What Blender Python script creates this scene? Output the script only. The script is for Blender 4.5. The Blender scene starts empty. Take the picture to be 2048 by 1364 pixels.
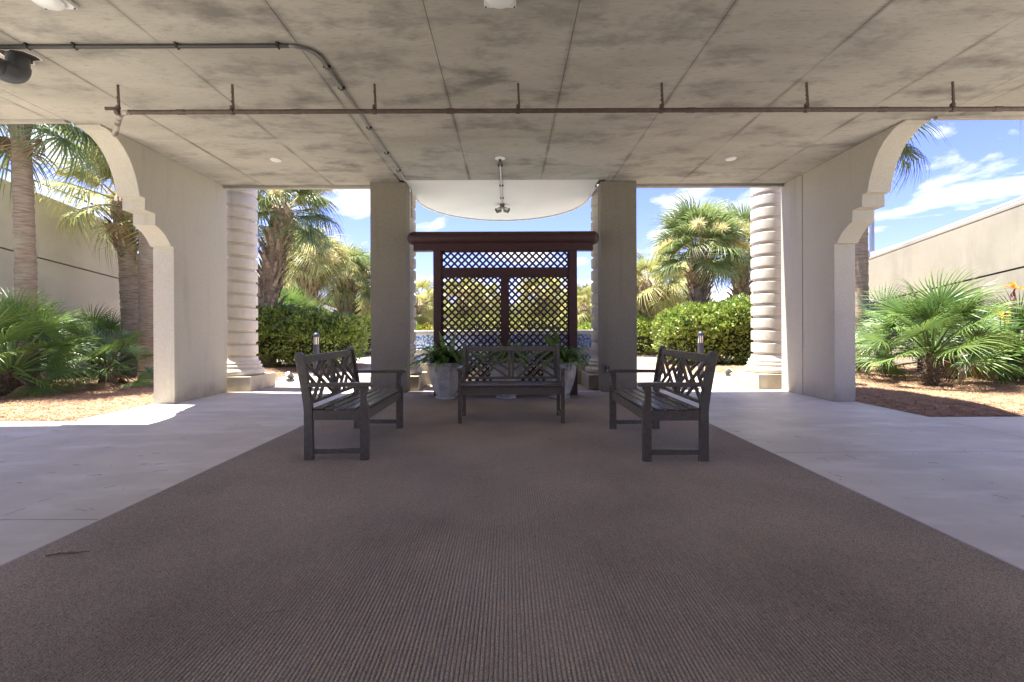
import bpy, bmesh, math, random
from mathutils import Vector, Matrix, noise as mnoise
import numpy as np
R = math.radians
random.seed(7)
S = bpy.context.scene
C = S.collection
# ------------------------------------------------------------------ camera
cam_d = bpy.data.cameras.new('camera'); cam = bpy.data.objects.new('camera', cam_d); C.objects.link(cam)
cam.location = (0, 0, 1.10); cam.rotation_euler = (R(90), 0.0038, 0)
cam_d.sensor_width = 36; cam_d.lens = 36 * 890 / 2048
cam_d.shift_x = 6 / 2048; cam_d.shift_y = -23 / 2048
cam_d.clip_start = 0.05; cam_d.clip_end = 2000
S.camera = cam
# ------------------------------------------------------------------ light
SUN_EL, SUN_AZ = R(73), R(170)          # azimuth measured from +X counter-clockwise (170 = from the left, slightly beyond)
sd = Vector((math.cos(SUN_EL) * math.cos(SUN_AZ), math.cos(SUN_EL) * math.sin(SUN_AZ), math.sin(SUN_EL)))
sl = bpy.data.lights.new('sun', 'SUN'); sl.energy = 3.1; sl.angle = R(0.6); sl.color = (1, .95, .87)
so = bpy.data.objects.new('sun', sl); C.objects.link(so); so.rotation_euler = sd.to_track_quat('Z', 'Y').to_euler()
W = bpy.data.worlds.new('World'); S.world = W; W.use_nodes = True
nt = W.node_tree; nt.nodes.clear()
def wn(t, **k):
    n = nt.nodes.new(t)
    for a, b in k.items(): setattr(n, a, b)
    return n
wout = wn('ShaderNodeOutputWorld'); bg = wn('ShaderNodeBackground'); bg.inputs[1].default_value = 0.062
sky = wn('ShaderNodeTexSky'); sky.sky_type = 'NISHITA'; sky.sun_disc = False
sky.sun_elevation = SUN_EL; sky.sun_rotation = math.pi / 2 - SUN_AZ
sky.air_density = 1.0; sky.dust_density = 0.4; sky.ozone_density = 2.5; sky.altitude = 0
tc = wn('ShaderNodeTexCoord'); sep = wn('ShaderNodeSeparateXYZ'); nt.links.new(tc.outputs['Generated'], sep.inputs[0])
def wmath(op, a, b=None):
    n = wn('ShaderNodeMath', operation=op)
    for i, v in enumerate((a, b)):
        if v is None: continue
        if isinstance(v, (int, float)): n.inputs[i].default_value = v
        else: nt.links.new(v, n.inputs[i])
    return n.outputs[0]
zz = wmath('ADD', wmath('MAXIMUM', sep.outputs[2], 0.0), 0.22)
cmb = wn('ShaderNodeCombineXYZ')
nt.links.new(wmath('DIVIDE', sep.outputs[0], zz), cmb.inputs[0]); nt.links.new(wmath('DIVIDE', sep.outputs[1], zz), cmb.inputs[1])
cmb.inputs[2].default_value = 3.7
n1 = wn('ShaderNodeTexNoise'); n1.inputs['Scale'].default_value = 2.3; n1.inputs['Detail'].default_value = 9; n1.inputs['Roughness'].default_value = .56; n1.inputs['Distortion'].default_value = .35
nt.links.new(cmb.outputs[0], n1.inputs['Vector'])
cr = wn('ShaderNodeValToRGB'); cr.color_ramp.elements[0].position = .55; cr.color_ramp.elements[1].position = .67
nt.links.new(n1.outputs[0], cr.inputs[0])
skyt = wn('ShaderNodeMix', data_type='RGBA', blend_type='MULTIPLY'); skyt.inputs[0].default_value = 1
nt.links.new(sky.outputs[0], skyt.inputs[6]); skyt.inputs[7].default_value = (.52, .47, .86, 1)
mx = wn('ShaderNodeMix', data_type='RGBA'); nt.links.new(cr.outputs[0], mx.inputs[0])
nt.links.new(skyt.outputs[2], mx.inputs[6]); mx.inputs[7].default_value = (3.9, 3.95, 4.2, 1)
nt.links.new(mx.outputs[2], bg.inputs[0]); nt.links.new(bg.outputs[0], wout.inputs[0])
S.view_settings.view_transform = 'Standard'; S.view_settings.look = 'None'
S.view_settings.exposure = 2.92; S.view_settings.gamma = 1; S.view_settings.use_curve_mapping = False
S.render.engine = 'CYCLES'
S.cycles.max_bounces = 10; S.cycles.diffuse_bounces = 6; S.cycles.transparent_max_bounces = 8

# ------------------------------------------------------------------ materials
def mat(name, col, rough=.8, col2=None, scale=4, detail=6, lo=.35, hi=.65, bump=0, bscale=60, metal=0, stretch=(1, 1, 1), col3=None, s3=1, lo3=.55, hi3=.7, transl=0, spec=.5, rndv=0, st3=(1, 1, 1)):
    m = bpy.data.materials.new(name); m.use_nodes = True
    t = m.node_tree; b = t.nodes['Principled BSDF']; L = t.links.new
    b.inputs['Roughness'].default_value = rough; b.inputs['Metallic'].default_value = metal
    b.inputs['Specular IOR Level'].default_value = spec
    geo = t.nodes.new('ShaderNodeNewGeometry')
    def mapped(st):
        mp = t.nodes.new('ShaderNodeMapping'); mp.inputs['Scale'].default_value = st; L(geo.outputs['Position'], mp.inputs[0]); return mp.outputs[0]
    def nz(sc, det, st):
        n = t.nodes.new('ShaderNodeTexNoise'); n.inputs['Scale'].default_value = sc; n.inputs['Detail'].default_value = det; n.inputs['Roughness'].default_value = .62 if det >= 8 else .5
        L(mapped(st), n.inputs['Vector']); return n.outputs[0]
    def ramp(v, a, c):
        r = t.nodes.new('ShaderNodeMapRange'); r.inputs[1].default_value = a; r.inputs[2].default_value = c; L(v, r.inputs[0]); return r.outputs[0]
    def mix(f, a, c):
        x = t.nodes.new('ShaderNodeMix'); x.data_type = 'RGBA'; L(f, x.inputs[0])
        for i, v in ((6, a), (7, c)):
            if isinstance(v, tuple): x.inputs[i].default_value = (*v, 1)
            else: L(v, x.inputs[i])
        return x.outputs[2]
    out = None
    if col2: out = mix(ramp(nz(scale, detail, stretch), lo, hi), col, col2)
    if col3: out = mix(ramp(nz(s3, 8, st3), lo3, hi3), out if out is not None else col, col3)
    if rndv:
        oi = t.nodes.new('ShaderNodeObjectInfo'); hsv = t.nodes.new('ShaderNodeHueSaturation')
        r = t.nodes.new('ShaderNodeMapRange'); L(oi.outputs['Random'], r.inputs[0]); r.inputs[3].default_value = 1 - rndv; r.inputs[4].default_value = 1 + rndv
        L(r.outputs[0], hsv.inputs['Value'])
        if out is not None: L(out, hsv.inputs['Color'])
        else: hsv.inputs['Color'].default_value = (*col, 1)
        out = hsv.outputs[0]
    if out is not None: L(out, b.inputs['Base Color'])
    else: b.inputs['Base Color'].default_value = (*col, 1)
    if bump:
        bp = t.nodes.new('ShaderNodeBump'); bp.inputs['Strength'].default_value = bump; bp.inputs['Distance'].default_value = .01
        L(nz(bscale, 4, stretch), bp.inputs['Height']); L(bp.outputs[0], b.inputs['Normal'])
    if transl:
        tr = t.nodes.new('ShaderNodeBsdfTranslucent'); ms = t.nodes.new('ShaderNodeMixShader'); ms.inputs[0].default_value = transl
        if out is not None: L(out, tr.inputs[0])
        else: tr.inputs[0].default_value = (*col, 1)
        L(b.outputs[0], ms.inputs[1]); L(tr.outputs[0], ms.inputs[2]); L(ms.outputs[0], t.nodes['Material Output'].inputs[0])
    return m
M = {}
def grime(m, col=(.24, .21, .165), zh=.28):
    # rain splash dirt at the foot and faint run-off streaks
    t = m.node_tree; L = t.links.new; b = t.nodes['Principled BSDF']; src = b.inputs['Base Color'].links[0].from_socket
    def mth(op, a, c=None):
        n = t.nodes.new('ShaderNodeMath'); n.operation = op
        for i, v in enumerate((a, c)):
            if v is None: continue
            if isinstance(v, (int, float)): n.inputs[i].default_value = v
            else: L(v, n.inputs[i])
        return n.outputs[0]
    geo = t.nodes.new('ShaderNodeNewGeometry'); sp = t.nodes.new('ShaderNodeSeparateXYZ'); L(geo.outputs['Position'], sp.inputs[0])
    def nz(s, st):
        mp = t.nodes.new('ShaderNodeMapping'); mp.inputs['Scale'].default_value = st; L(geo.outputs['Position'], mp.inputs[0])
        n = t.nodes.new('ShaderNodeTexNoise'); n.inputs['Scale'].default_value = s; n.inputs['Detail'].default_value = 7; L(mp.outputs[0], n.inputs['Vector']); return n.outputs[0]
    foot = mth('MULTIPLY', mth('MAXIMUM', mth('SUBTRACT', 1, mth('DIVIDE', sp.outputs[2], zh)), 0), mth('MAXIMUM', mth('MULTIPLY', mth('SUBTRACT', nz(5, (1, 1, .6)), .35), 2.2), 0))
    run = mth('MAXIMUM', mth('MULTIPLY', mth('SUBTRACT', nz(4, (1.6, 1.6, .12)), .58), 1.6), 0)
    tot = mth('MINIMUM', mth('ADD', foot, run), .6)
    x = t.nodes.new('ShaderNodeMix'); x.data_type = 'RGBA'; L(tot, x.inputs[0]); L(src, x.inputs[6]); x.inputs[7].default_value = (*col, 1); L(x.outputs[2], b.inputs['Base Color']); return m
M['stucco'] = mat('stucco', (.53, .50, .415), .92, (.47, .44, .365), 55, 3, .35, .65, .8, 80, col3=(.42, .39, .32), s3=1.2, lo3=.55, hi3=.85)
M['stucco_wall'] = mat('ramp_stucco', (.60, .545, .43), .92, (.50, .455, .36), 1.1, 8, .35, .7, .4, 120, col3=(.36, .33, .26), s3=1.0, lo3=.56, hi3=.8, st3=(.6, 1.6, .35))
M['stucco_wall_b'] = mat('ramp_stucco_sun_dimmed', (.37, .335, .255), .92, (.31, .28, .215), 1.1, 8, .35, .7, .4, 120, col3=(.24, .22, .17), s3=1.0, lo3=.54, hi3=.8, st3=(.6, 1.6, .35))  # ramp stucco darkened to offset the direct sun on the right wall
M['white_stucco'] = mat('white_stucco', (.74, .72, .67), .9, (.66, .64, .59), 2, 6, .3, .7, .3, 120)
M['cast'] = mat('cast_stone', (.68, .63, .56), .85, (.58, .53, .46), 5, 8, .3, .7, .3, 90)
M['plinth'] = mat('plinth_stone', (.50, .45, .36), .9, (.44, .395, .32), 5, 8, .3, .7, .3, 90)
M['pillar'] = mat('pillar_stucco_shaded', (.26, .235, .185), .92, (.22, .20, .155), 55, 3, .35, .65, .8, 80)  # shade of the front faces put into a darker stucco colour
M['rear'] = mat('unseen_dark_wall', (.20, .18, .15), .9)
grime(M['stucco'], (.27, .24, .18)); grime(M['pillar'], (.15, .13, .10)); grime(M['cast'], (.36, .31, .25)); grime(M['plinth'], (.26, .22, .16))
M['joint'] = mat('joint', (.12, .11, .10), .95)
M['plaza'] = mat('plaza_paving', (.40, .335, .28), .92, (.34, .285, .24), 3, 8, .3, .7, .5, 160)
M['trim'] = mat('carpet_trim', (.55, .52, .48), .5)
M['bench'] = mat('bench_lumber', (.17, .15, .117), .27, (.125, .11, .086), 30, 6, .3, .7, .12, 60, stretch=(1, 1, 1))
M['redwood'] = mat('trellis_paint', (.060, .021, .021), .5, (.046, .016, .016), 14, 6, .3, .7, .15, 60)
M['slat'] = mat('lattice_paint', (.040, .013, .010), .6)
M['pot'] = mat('pot_concrete', (.42, .41, .375), .92, (.26, .255, .23), 6, 9, .42, .62, .5, 70, col3=(.60, .59, .55), s3=4, lo3=.55, hi3=.68, st3=(1, 1, .5))
M['soil'] = mat('soil', (.05, .035, .025), 1)
M['darkpipe'] = mat('dark_iron', (.13, .085, .065), .65, (.07, .05, .04), 20, 6, .3, .7, .3, 60)
M['conduit'] = mat('conduit_steel', (.30, .30, .29), .38, metal=.85)
M['condark'] = mat('conduit_dark', (.045, .042, .04), .6)
M['pvc'] = mat('drain_pvc', (.085, .09, .10), .45)
M['whiteplastic'] = mat('white_plastic', (.78, .78, .76), .4)
M['lampglass'] = mat('lamp_glass', (.80, .82, .80), .15)
M['bollard'] = mat('bollard_metal', (.045, .047, .07), .4, metal=.3)
M['bollard_lens'] = mat('bollard_lens', (.75, .72, .60), .4)
M['bronze'] = mat('bronze', (.13, .115, .08), .5, metal=.4)
M['spotmetal'] = mat('spot_metal', (.10, .11, .12), .4, metal=.5)
M['canopy'] = mat('canopy_paint', (.74, .73, .69), .8, (.68, .67, .63), 1.5, 6, .3, .7, .1, 60)
M['fascia'] = mat('fascia', (.42, .395, .35), .9, (.33, .31, .27), 6, 7, .3, .7, .3, 60)
M['trunk'] = mat('palm_trunk', (.42, .33, .22), .95, (.22, .165, .105), 9, 6, .35, .65, 1.0, 45, stretch=(.6, .6, 6), col3=(.40, .40, .27), s3=.8, lo3=.54, hi3=.66)
M['boot'] = mat('palm_boot', (.34, .26, .18), .95, (.15, .105, .065), 12, 5, .35, .65, .3, 40, rndv=.35)
M['frond'] = mat('palm_frond', (.24, .29, .10), .45, (.13, .19, .06), 2.2, 5, .35, .65, transl=.38, rndv=.30)
M['frond_gold'] = mat('palm_frond_gold', (.44, .42, .14), .5, (.26, .29, .10), 2.2, 5, .35, .65, transl=.42, rndv=.3)
M['palmetto'] = mat('palmetto_frond', (.165, .25, .055), .42, (.09, .165, .045), 3, 5, .35, .65, transl=.34, rndv=.35)
M['palmetto_blue'] = mat('palmetto_blue', (.19, .25, .155), .42, (.12, .18, .11), 3, 5, .35, .65, transl=.3, rndv=.25)
M['deadfrond'] = mat('dead_frond', (.36, .25, .14), .9, (.25, .17, .09), 6, 4, transl=.2, rndv=.2)
M['plume'] = mat('palm_flower', (.78, .70, .42), .9, (.66, .62, .26), 2.5, 4, transl=.4, rndv=.15)
M['hedge'] = mat('hedge_leaf', (.155, .235, .045), .35, (.36, .42, .08), 7, 6, .40, .66, transl=.3)
M['hedge_lime'] = mat('hedge_lime', (.24, .34, .05), .45, (.40, .46, .09), 5, 6, .4, .62, transl=.32)
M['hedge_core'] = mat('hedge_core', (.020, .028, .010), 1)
M['fartree'] = mat('far_tree', (.13, .17, .07), .6, (.25, .28, .12), 1.2, 6, .4, .6, transl=.25)
M['fern'] = mat('fern_leaf', (.10, .19, .035), .5, (.20, .33, .06), 9, 5, .4, .62, transl=.3, rndv=.35)
M['canna'] = mat('canna_leaf', (.11, .21, .035), .4, (.07, .15, .03), 4, 5, transl=.35, rndv=.3)
M['yellow'] = mat('yellow_petal', (.85, .58, .03), .6, transl=.3)
M['orange'] = mat('orange_petal', (.85, .33, .03), .6, transl=.3)
M['maroon'] = mat('maroon_bud', (.17, .035, .05), .6)
M['straw'] = mat('pine_straw', (.40, .24, .135), .9, (.20, .11, .06), 9, 8, .35, .65, .8, 60, col3=(.50, .34, .21), s3=14, lo3=.5, hi3=.66)
M['needle'] = mat('pine_needle', (.46, .29, .165), .85, (.22, .125, .065), 11, 5, .35, .65)
M['bark'] = mat('bark', (.11, .08, .055), .95, (.07, .05, .035), 9, 5)
M['water'] = mat('water', (.03, .12, .16), .05)
M['grass'] = mat('far_ground', (.16, .17, .08), 1, (.24, .22, .12), .5, 6)
M['leafdry'] = mat('dry_leaf', (.55, .50, .33), .8)
M['stub'] = mat('leaf_stub', (.16, .115, .085), .9, (.05, .035, .03), 18, 4)
M['twig'] = mat('twig', (.20, .13, .06), .9)
# concrete floor with scuffs
def floor_mat():
    m = mat('floor_concrete', (.68, .63, .535), .5, (.53, .49, .42), 1.1, 9, .36, .66, .12, 120, col3=(.74, .70, .63), s3=2.6, lo3=.5, hi3=.68, st3=(.5, 1.4, 1))
    t = m.node_tree; L = t.links.new; b = t.nodes['Principled BSDF']; src = b.inputs['Base Color'].links[0].from_socket
    geo = t.nodes.new('ShaderNodeNewGeometry'); mp = t.nodes.new('ShaderNodeMapping'); mp.inputs['Scale'].default_value = (2.2, 9, 1); mp.inputs['Rotation'].default_value = (0, 0, .25); L(geo.outputs['Position'], mp.inputs[0])
    v = t.nodes.new('ShaderNodeTexVoronoi'); v.inputs['Scale'].default_value = 1.0; v.inputs['Randomness'].default_value = 1
    nn = t.nodes.new('ShaderNodeTexNoise'); nn.inputs['Scale'].default_value = 12; nn.inputs['Detail'].default_value = 5; L(geo.outputs['Position'], nn.inputs['Vector'])
    ad = t.nodes.new('ShaderNodeVectorMath'); ad.operation = 'ADD'; sc = t.nodes.new('ShaderNodeVectorMath'); sc.operation = 'SCALE'; sc.inputs['Scale'].default_value = .5
    L(nn.outputs['Color'], sc.inputs[0]); L(mp.outputs[0], ad.inputs[0]); L(sc.outputs[0], ad.inputs[1]); L(ad.outputs[0], v.inputs['Vector'])
    r = t.nodes.new('ShaderNodeMapRange'); r.inputs[1].default_value = .055; r.inputs[2].default_value = .10; r.inputs[3].default_value = 1; r.inputs[4].default_value = 0; L(v.outputs['Distance'], r.inputs[0])
    v2 = t.nodes.new('ShaderNodeMath'); v2.operation = 'GREATER_THAN'; v2.inputs[1].default_value = .45
    sr = t.nodes.new('ShaderNodeSeparateColor'); L(v.outputs['Color'], sr.inputs[0]); L(sr.outputs[0], v2.inputs[0])
    ml = t.nodes.new('ShaderNodeMath'); ml.operation = 'MULTIPLY'; L(r.outputs[0], ml.inputs[0]); L(v2.outputs[0], ml.inputs[1])
    ml2 = t.nodes.new('ShaderNodeMath'); ml2.operation = 'MULTIPLY'; ml2.inputs[1].default_value = .75; L(ml.outputs[0], ml2.inputs[0])
    x = t.nodes.new('ShaderNodeMix'); x.data_type = 'RGBA'; L(ml2.outputs[0], x.inputs[0]); L(src, x.inputs[6]); x.inputs[7].default_value = (.10, .095, .09, 1)
    L(x.outputs[2], b.inputs['Base Color'])
    return m
M['floor'] = floor_mat()
# board marked ceiling concrete
def ceil_mat():
    m = mat('ceiling_concrete', (.45, .43, .365), .9, (.33, .315, .265), .9, 9, .38, .68, .25, 90, stretch=(.7, 2.0, 1), col3=(.20, .19, .165), s3=1.5, lo3=.50, hi3=.70, st3=(1.0, 1.9, 1))
    t = m.node_tree; L = t.links.new; b = t.nodes['Principled BSDF']; src = b.inputs['Base Color'].links[0].from_socket
    geo = t.nodes.new('ShaderNodeNewGeometry'); sp = t.nodes.new('ShaderNodeSeparateXYZ'); L(geo.outputs['Position'], sp.inputs[0])
    def mth(op, a, b_=None, c_=None):
        n = t.nodes.new('ShaderNodeMath'); n.operation = op
        for i, v in enumerate((a, b_, c_)):
            if v is None: continue
            if isinstance(v, (int, float)): n.inputs[i].default_value = v
            else: L(v, n.inputs[i])
        return n.outputs[0]
    def nz(s, st=(1, 1, 1), d=6):
        mp = t.nodes.new('ShaderNodeMapping'); mp.inputs['Scale'].default_value = st; L(geo.outputs['Position'], mp.inputs[0])
        n = t.nodes.new('ShaderNodeTexNoise'); n.inputs['Scale'].default_value = s; n.inputs['Detail'].default_value = d; L(mp.outputs[0], n.inputs['Vector']); return n.outputs[0]
    # grime that leaked out along the form joints
    fx = mth('PINGPONG', mth('ADD', sp.outputs[0], .66 + 12.2), .61)
    g = mth('MULTIPLY', mth('SUBTRACT', 1, mth('MINIMUM', mth('DIVIDE', fx, .045), 1)), mth('MULTIPLY', mth('MAXIMUM', mth('SUBTRACT', nz(2.2, (1, .7, 1)), .40), 0), 3.4))
    sp2 = mth('GREATER_THAN', nz(38, d=2), .715)                       # pin holes
    fine = mth('MULTIPLY', mth('MAXIMUM', mth('SUBTRACT', nz(9, (1, 5, 1), 8), .56), 0), 2.4)
    tot = mth('MINIMUM', mth('ADD', mth('ADD', g, mth('MULTIPLY', sp2, .5)), fine), .85)
    x = t.nodes.new('ShaderNodeMix'); x.data_type = 'RGBA'; L(tot, x.inputs[0]); L(src, x.inputs[6]); x.inputs[7].default_value = (.15, .135, .12, 1)
    L(x.outputs[2], b.inputs['Base Color']); return m
M['ceiling'] = ceil_mat()
def carpet_mat():
    m = mat('ribbed_carpet', (.42, .37, .32), 1.0, (.58, .525, .46), 150, 2, .36, .66, 0, spec=.1, col3=(.21, .175, .16), s3=230, lo3=.50, hi3=.62)
    t = m.node_tree; L = t.links.new; b = t.nodes['Principled BSDF']; src = b.inputs['Base Color'].links[0].from_socket
    geo = t.nodes.new('ShaderNodeNewGeometry')
    n = t.nodes.new('ShaderNodeTexNoise'); n.inputs['Scale'].default_value = 9; n.inputs['Detail'].default_value = 9; n.inputs['Roughness'].default_value = .8; L(geo.outputs['Position'], n.inputs['Vector'])
    r = t.nodes.new('ShaderNodeMapRange'); r.inputs[1].default_value = .56; r.inputs[2].default_value = .70; r.inputs[4].default_value = .8; L(n.outputs[0], r.inputs[0])
    x = t.nodes.new('ShaderNodeMix'); x.data_type = 'RGBA'; L(r.outputs[0], x.inputs[0]); L(src, x.inputs[6]); x.inputs[7].default_value = (.58, .44, .32, 1)
    n2 = t.nodes.new('ShaderNodeTexNoise'); n2.inputs['Scale'].default_value = .9; n2.inputs['Detail'].default_value = 6; L(geo.outputs['Position'], n2.inputs['Vector'])
    r2 = t.nodes.new('ShaderNodeMapRange'); r2.inputs[1].default_value = .3; r2.inputs[2].default_value = .7; r2.inputs[3].default_value = .80; r2.inputs[4].default_value = 1.18; L(n2.outputs[0], r2.inputs[0])
    h = t.nodes.new('ShaderNodeHueSaturation'); L(r2.outputs[0], h.inputs['Value']); L(x.outputs[2], h.inputs['Color'])
    L(h.outputs[0], b.inputs['Base Color']); return m
M['carpet'] = carpet_mat()
def tile_mat():
    m = mat('blue_tile', (.62, .68, .78), .25, (.10, .22, .55), 26, 4, .44, .56, rndv=.12); return m
M['tile'] = tile_mat()

# ------------------------------------------------------------------ helpers
def tag(o, label=None, cat=None, group=None, kind=None):
    if label: o['label'] = label
    if cat: o['category'] = cat
    if group: o['group'] = group
    if kind: o['kind'] = kind
    return o
def empty(name, loc=(0, 0, 0), rz=0, label=None, cat=None, group=None):
    o = bpy.data.objects.new(name, None); C.objects.link(o); o.location = loc; o.rotation_euler = (0, 0, rz)
    return tag(o, label, cat, group)
def obj(name, mesh, m=None, parent=None, loc=None, rot=None):
    if m is not None and not mesh.materials: mesh.materials.append(m)
    o = bpy.data.objects.new(name, mesh); C.objects.link(o)
    if parent: o.parent = parent
    if loc: o.location = loc
    if rot: o.rotation_euler = rot
    return o
def copy_tree(o, parent=None):
    c = o.copy(); C.objects.link(c)
    if parent: c.parent = parent
    for ch in list(o.children): copy_tree(ch, c)
    return c
class MB:
    def __init__(s): s.v = []; s.f = []; s.sm = False
    def add(s, vs, fs):
        n = len(s.v); s.v += [tuple(v) for v in vs]; s.f += [tuple(i + n for i in f) for f in fs]; return s
    def box(s, x0, x1, y0, y1, z0, z1):
        return s.add([(x0, y0, z0), (x1, y0, z0), (x1, y1, z0), (x0, y1, z0), (x0, y0, z1), (x1, y0, z1), (x1, y1, z1), (x0, y1, z1)],
                     [(0, 3, 2, 1), (4, 5, 6, 7), (0, 1, 5, 4), (1, 2, 6, 5), (2, 3, 7, 6), (3, 0, 4, 7)])
    def bar(s, a, b, w, d, up=(0, 1, 0)):     # w across, d along 'up'
        a = Vector(a); b = Vector(b); t = (b - a).normalized(); u = Vector(up); u = (u - t * u.dot(t)).normalized(); q = t.cross(u)
        vs = []
        for p in (a, b):
            for i, j in ((-1, -1), (1, -1), (1, 1), (-1, 1)): vs.append(p + q * (w / 2 * i) + u * (d / 2 * j))
        return s.add(vs, [(0, 1, 2, 3), (7, 6, 5, 4), (0, 4, 5, 1), (1, 5, 6, 2), (2, 6, 7, 3), (3, 7, 4, 0)])
    def prism(s, poly, axis, a, b):           # polygon in the other two axes, extruded along axis
        n = len(poly)
        def p(u, v, w): return {'x': (w, u, v), 'y': (u, w, v), 'z': (u, v, w)}[axis]
        vs = [p(u, v, a) for u, v in poly] + [p(u, v, b) for u, v in poly]
        fs = [tuple(range(n)), tuple(range(2 * n - 1, n - 1, -1))] + [(i, i + n, (i + 1) % n + n, (i + 1) % n) for i in range(n)]
        return s.add(vs, fs)
    def lathe(s, prof, seg=24, c=(0, 0, 0), cap=True, a0=0):
        vs = []; fs = []; n = len(prof)
        for k in range(seg):
            a = 2 * math.pi * k / seg + a0
            for r, z in prof: vs.append((c[0] + r * math.cos(a), c[1] + r * math.sin(a), c[2] + z))
        for k in range(seg):
            q = (k + 1) % seg
            for i in range(n - 1): fs.append((k * n + i, q * n + i, q * n + i + 1, k * n + i + 1))
        if cap:
            fs.append(tuple(k * n + n - 1 for k in range(seg))); fs.append(tuple(k * n for k in range(seg - 1, -1, -1)))
        return s.add(vs, fs)
    def tube(s, pts, r, seg=10, cap=True):
        pts = [Vector(p) for p in pts]; rs = r if isinstance(r, (list, tuple)) else [r] * len(pts)
        vs = []; fs = []; prev = None
        for i, p in enumerate(pts):
            t = (pts[min(i + 1, len(pts) - 1)] - pts[max(i - 1, 0)]).normalized()
            if prev is None: u = Vector((0, 0, 1)) if abs(t.z) < .9 else Vector((1, 0, 0))
            else: u = prev
            u = (u - t * u.dot(t)).normalized(); prev = u; q = t.cross(u)
            for k in range(seg):
                a = 2 * math.pi * k / seg; vs.append(p + (u * math.cos(a) + q * math.sin(a)) * rs[i])
        for i in range(len(pts) - 1):
            for k in range(seg):
                fs.append((i * seg + k, i * seg + (k + 1) % seg, (i + 1) * seg + (k + 1) % seg, (i + 1) * seg + k))
        if cap: fs.append(tuple(range(seg - 1, -1, -1))); fs.append(tuple((len(pts) - 1) * seg + k for k in range(seg)))
        return s.add(vs, fs)
    def mesh(s, name, smooth=False, bevel=0, m=None):
        me = bpy.data.meshes.new(name); me.from_pydata(s.v, [], s.f)
        if bevel:
            bm = bmesh.new(); bm.from_mesh(me)
            bmesh.ops.recalc_face_normals(bm, faces=bm.faces)
            es = [e for e in bm.edges if len(e.link_faces) == 2 and e.calc_face_angle(0) > .5]
            bmesh.ops.bevel(bm, geom=es, offset=bevel, segments=2, profile=.7, affect='EDGES', clamp_overlap=True)
            bm.to_mesh(me); bm.free()
        else:
            bm = bmesh.new(); bm.from_mesh(me); bmesh.ops.recalc_face_normals(bm, faces=bm.faces); bm.to_mesh(me); bm.free()
        if smooth:
            for p in me.polygons: p.use_smooth = True
        if m: me.materials.append(m)
        return me
    def raw(s, name, m=None, smooth=False):
        me = bpy.data.meshes.new(name); me.from_pydata(s.v, [], s.f)
        if smooth:
            for p in me.polygons: p.use_smooth = True
        if m: me.materials.append(m)
        return me
    def obj(s, name, m, parent=None, smooth=False, bevel=0, loc=None, rot=None):
        o = obj(name, s.mesh(name, smooth, bevel), m, parent, loc, rot)
        if smooth and hasattr(o.data, 'shade_auto_smooth'): pass
        return o
def autosmooth(me, ang=35):
    # sharp edges by angle, the rest smooth
    bm = bmesh.new(); bm.from_mesh(me)
    for e in bm.edges: e.smooth = not (len(e.link_faces) == 2 and e.calc_face_angle(0) > R(ang))
    for f in bm.faces: f.smooth = True
    bm.to_mesh(me); bm.free()
H = 3.66; SX = 6.35; YC = 2.85; SN = 4.7   # deck narrowed out of view behind the viewer to let in more light
ED = 5.43       # where the wide part of the deck ends
NL, NR = -5.36, 5.19   # outer faces of the narrow part

# ------------------------------------------------------------------ GROUND
g = MB(); g.add([(-400, -60, -.03), (400, -60, -.03), (400, 900, -.03), (-400, 900, -.03)], [(0, 1, 2, 3)])
tag(g.obj('ground', M['grass']), kind='structure')
g = MB(); g.box(-16, 16, 7.97, 40, -.3, -.004)
pz = tag(g.obj('plaza_paving', M['plaza']), kind='structure')
g = MB(); g.box(-16, 16, -9, 7.962, -.3, -.012)
fl = tag(g.obj('floor', M['joint']), kind='structure')
def slab(x0, x1, y0, y1):
    b = MB(); b.box(x0 + .004, x1 - .004, y0 + .004, y1 - .004, -.011, 0); b.obj('floor_slab', M['floor'], fl)
for x0, x1, ys in ((-16, -5.02, (-9, ED + .02)), (-5.02, -2.36, (-9, 2.6, 7.96)), (-2.36, 2.30, (-9, 7.96)), (2.30, 5.16, (-9, 3.95, 7.96)), (5.16, 16, (-9, 3.95, ED + .07))):
    for a, b_ in zip(ys[:-1], ys[1:]): slab(x0, x1, a, b_)
for x0, x1 in ((NL, -5.02), (5.16, NR)):
    b = MB(); b.box(x0, x1 - .004, ED + .07, 7.96, -.011, 0); b.obj('floor_slab', M['floor'], fl)
# carpet: real ribs
b = MB(); x0, x1, ya, yb = -2.365, 2.305, -2.5, 7.78
pitch = .0155; n = int((x1 - x0) / pitch); pr = []
for i in range(n):
    xa = x0 + (x1 - x0) * i / n; p = (x1 - x0) / n
    pr += [(xa, .004), (xa + p * .16, .009), (xa + p * .36, .0115), (xa + p * .62, .0115), (xa + p * .82, .009)]
pr.append((x1, .004))
ys = [ya, .5, 1.5, 2.5, 4, 6, yb]
vs = [(x, y, z) for y in ys for x, z in pr]; k = len(pr)
fs = [(j * k + i, j * k + i + 1, (j + 1) * k + i + 1, (j + 1) * k + i) for j in range(len(ys) - 1) for i in range(k - 1)]
b.add(vs, fs)
cp = b.obj('ribbed_carpet', M['carpet'])
tag(cp, 'wide brown ribbed carpet under the three benches', 'carpet')
for xa in (x0 - .016, x1 + .001):
    t = MB(); t.box(xa, xa + .015, ya, yb, .0, .0105); t.obj('edge_trim', M['trim'], cp, bevel=.002)
t = MB(); t.box(x0, x1, yb + .001, yb + .02, 0, .011); t.obj('edge_trim', M['trim'], cp)

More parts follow.
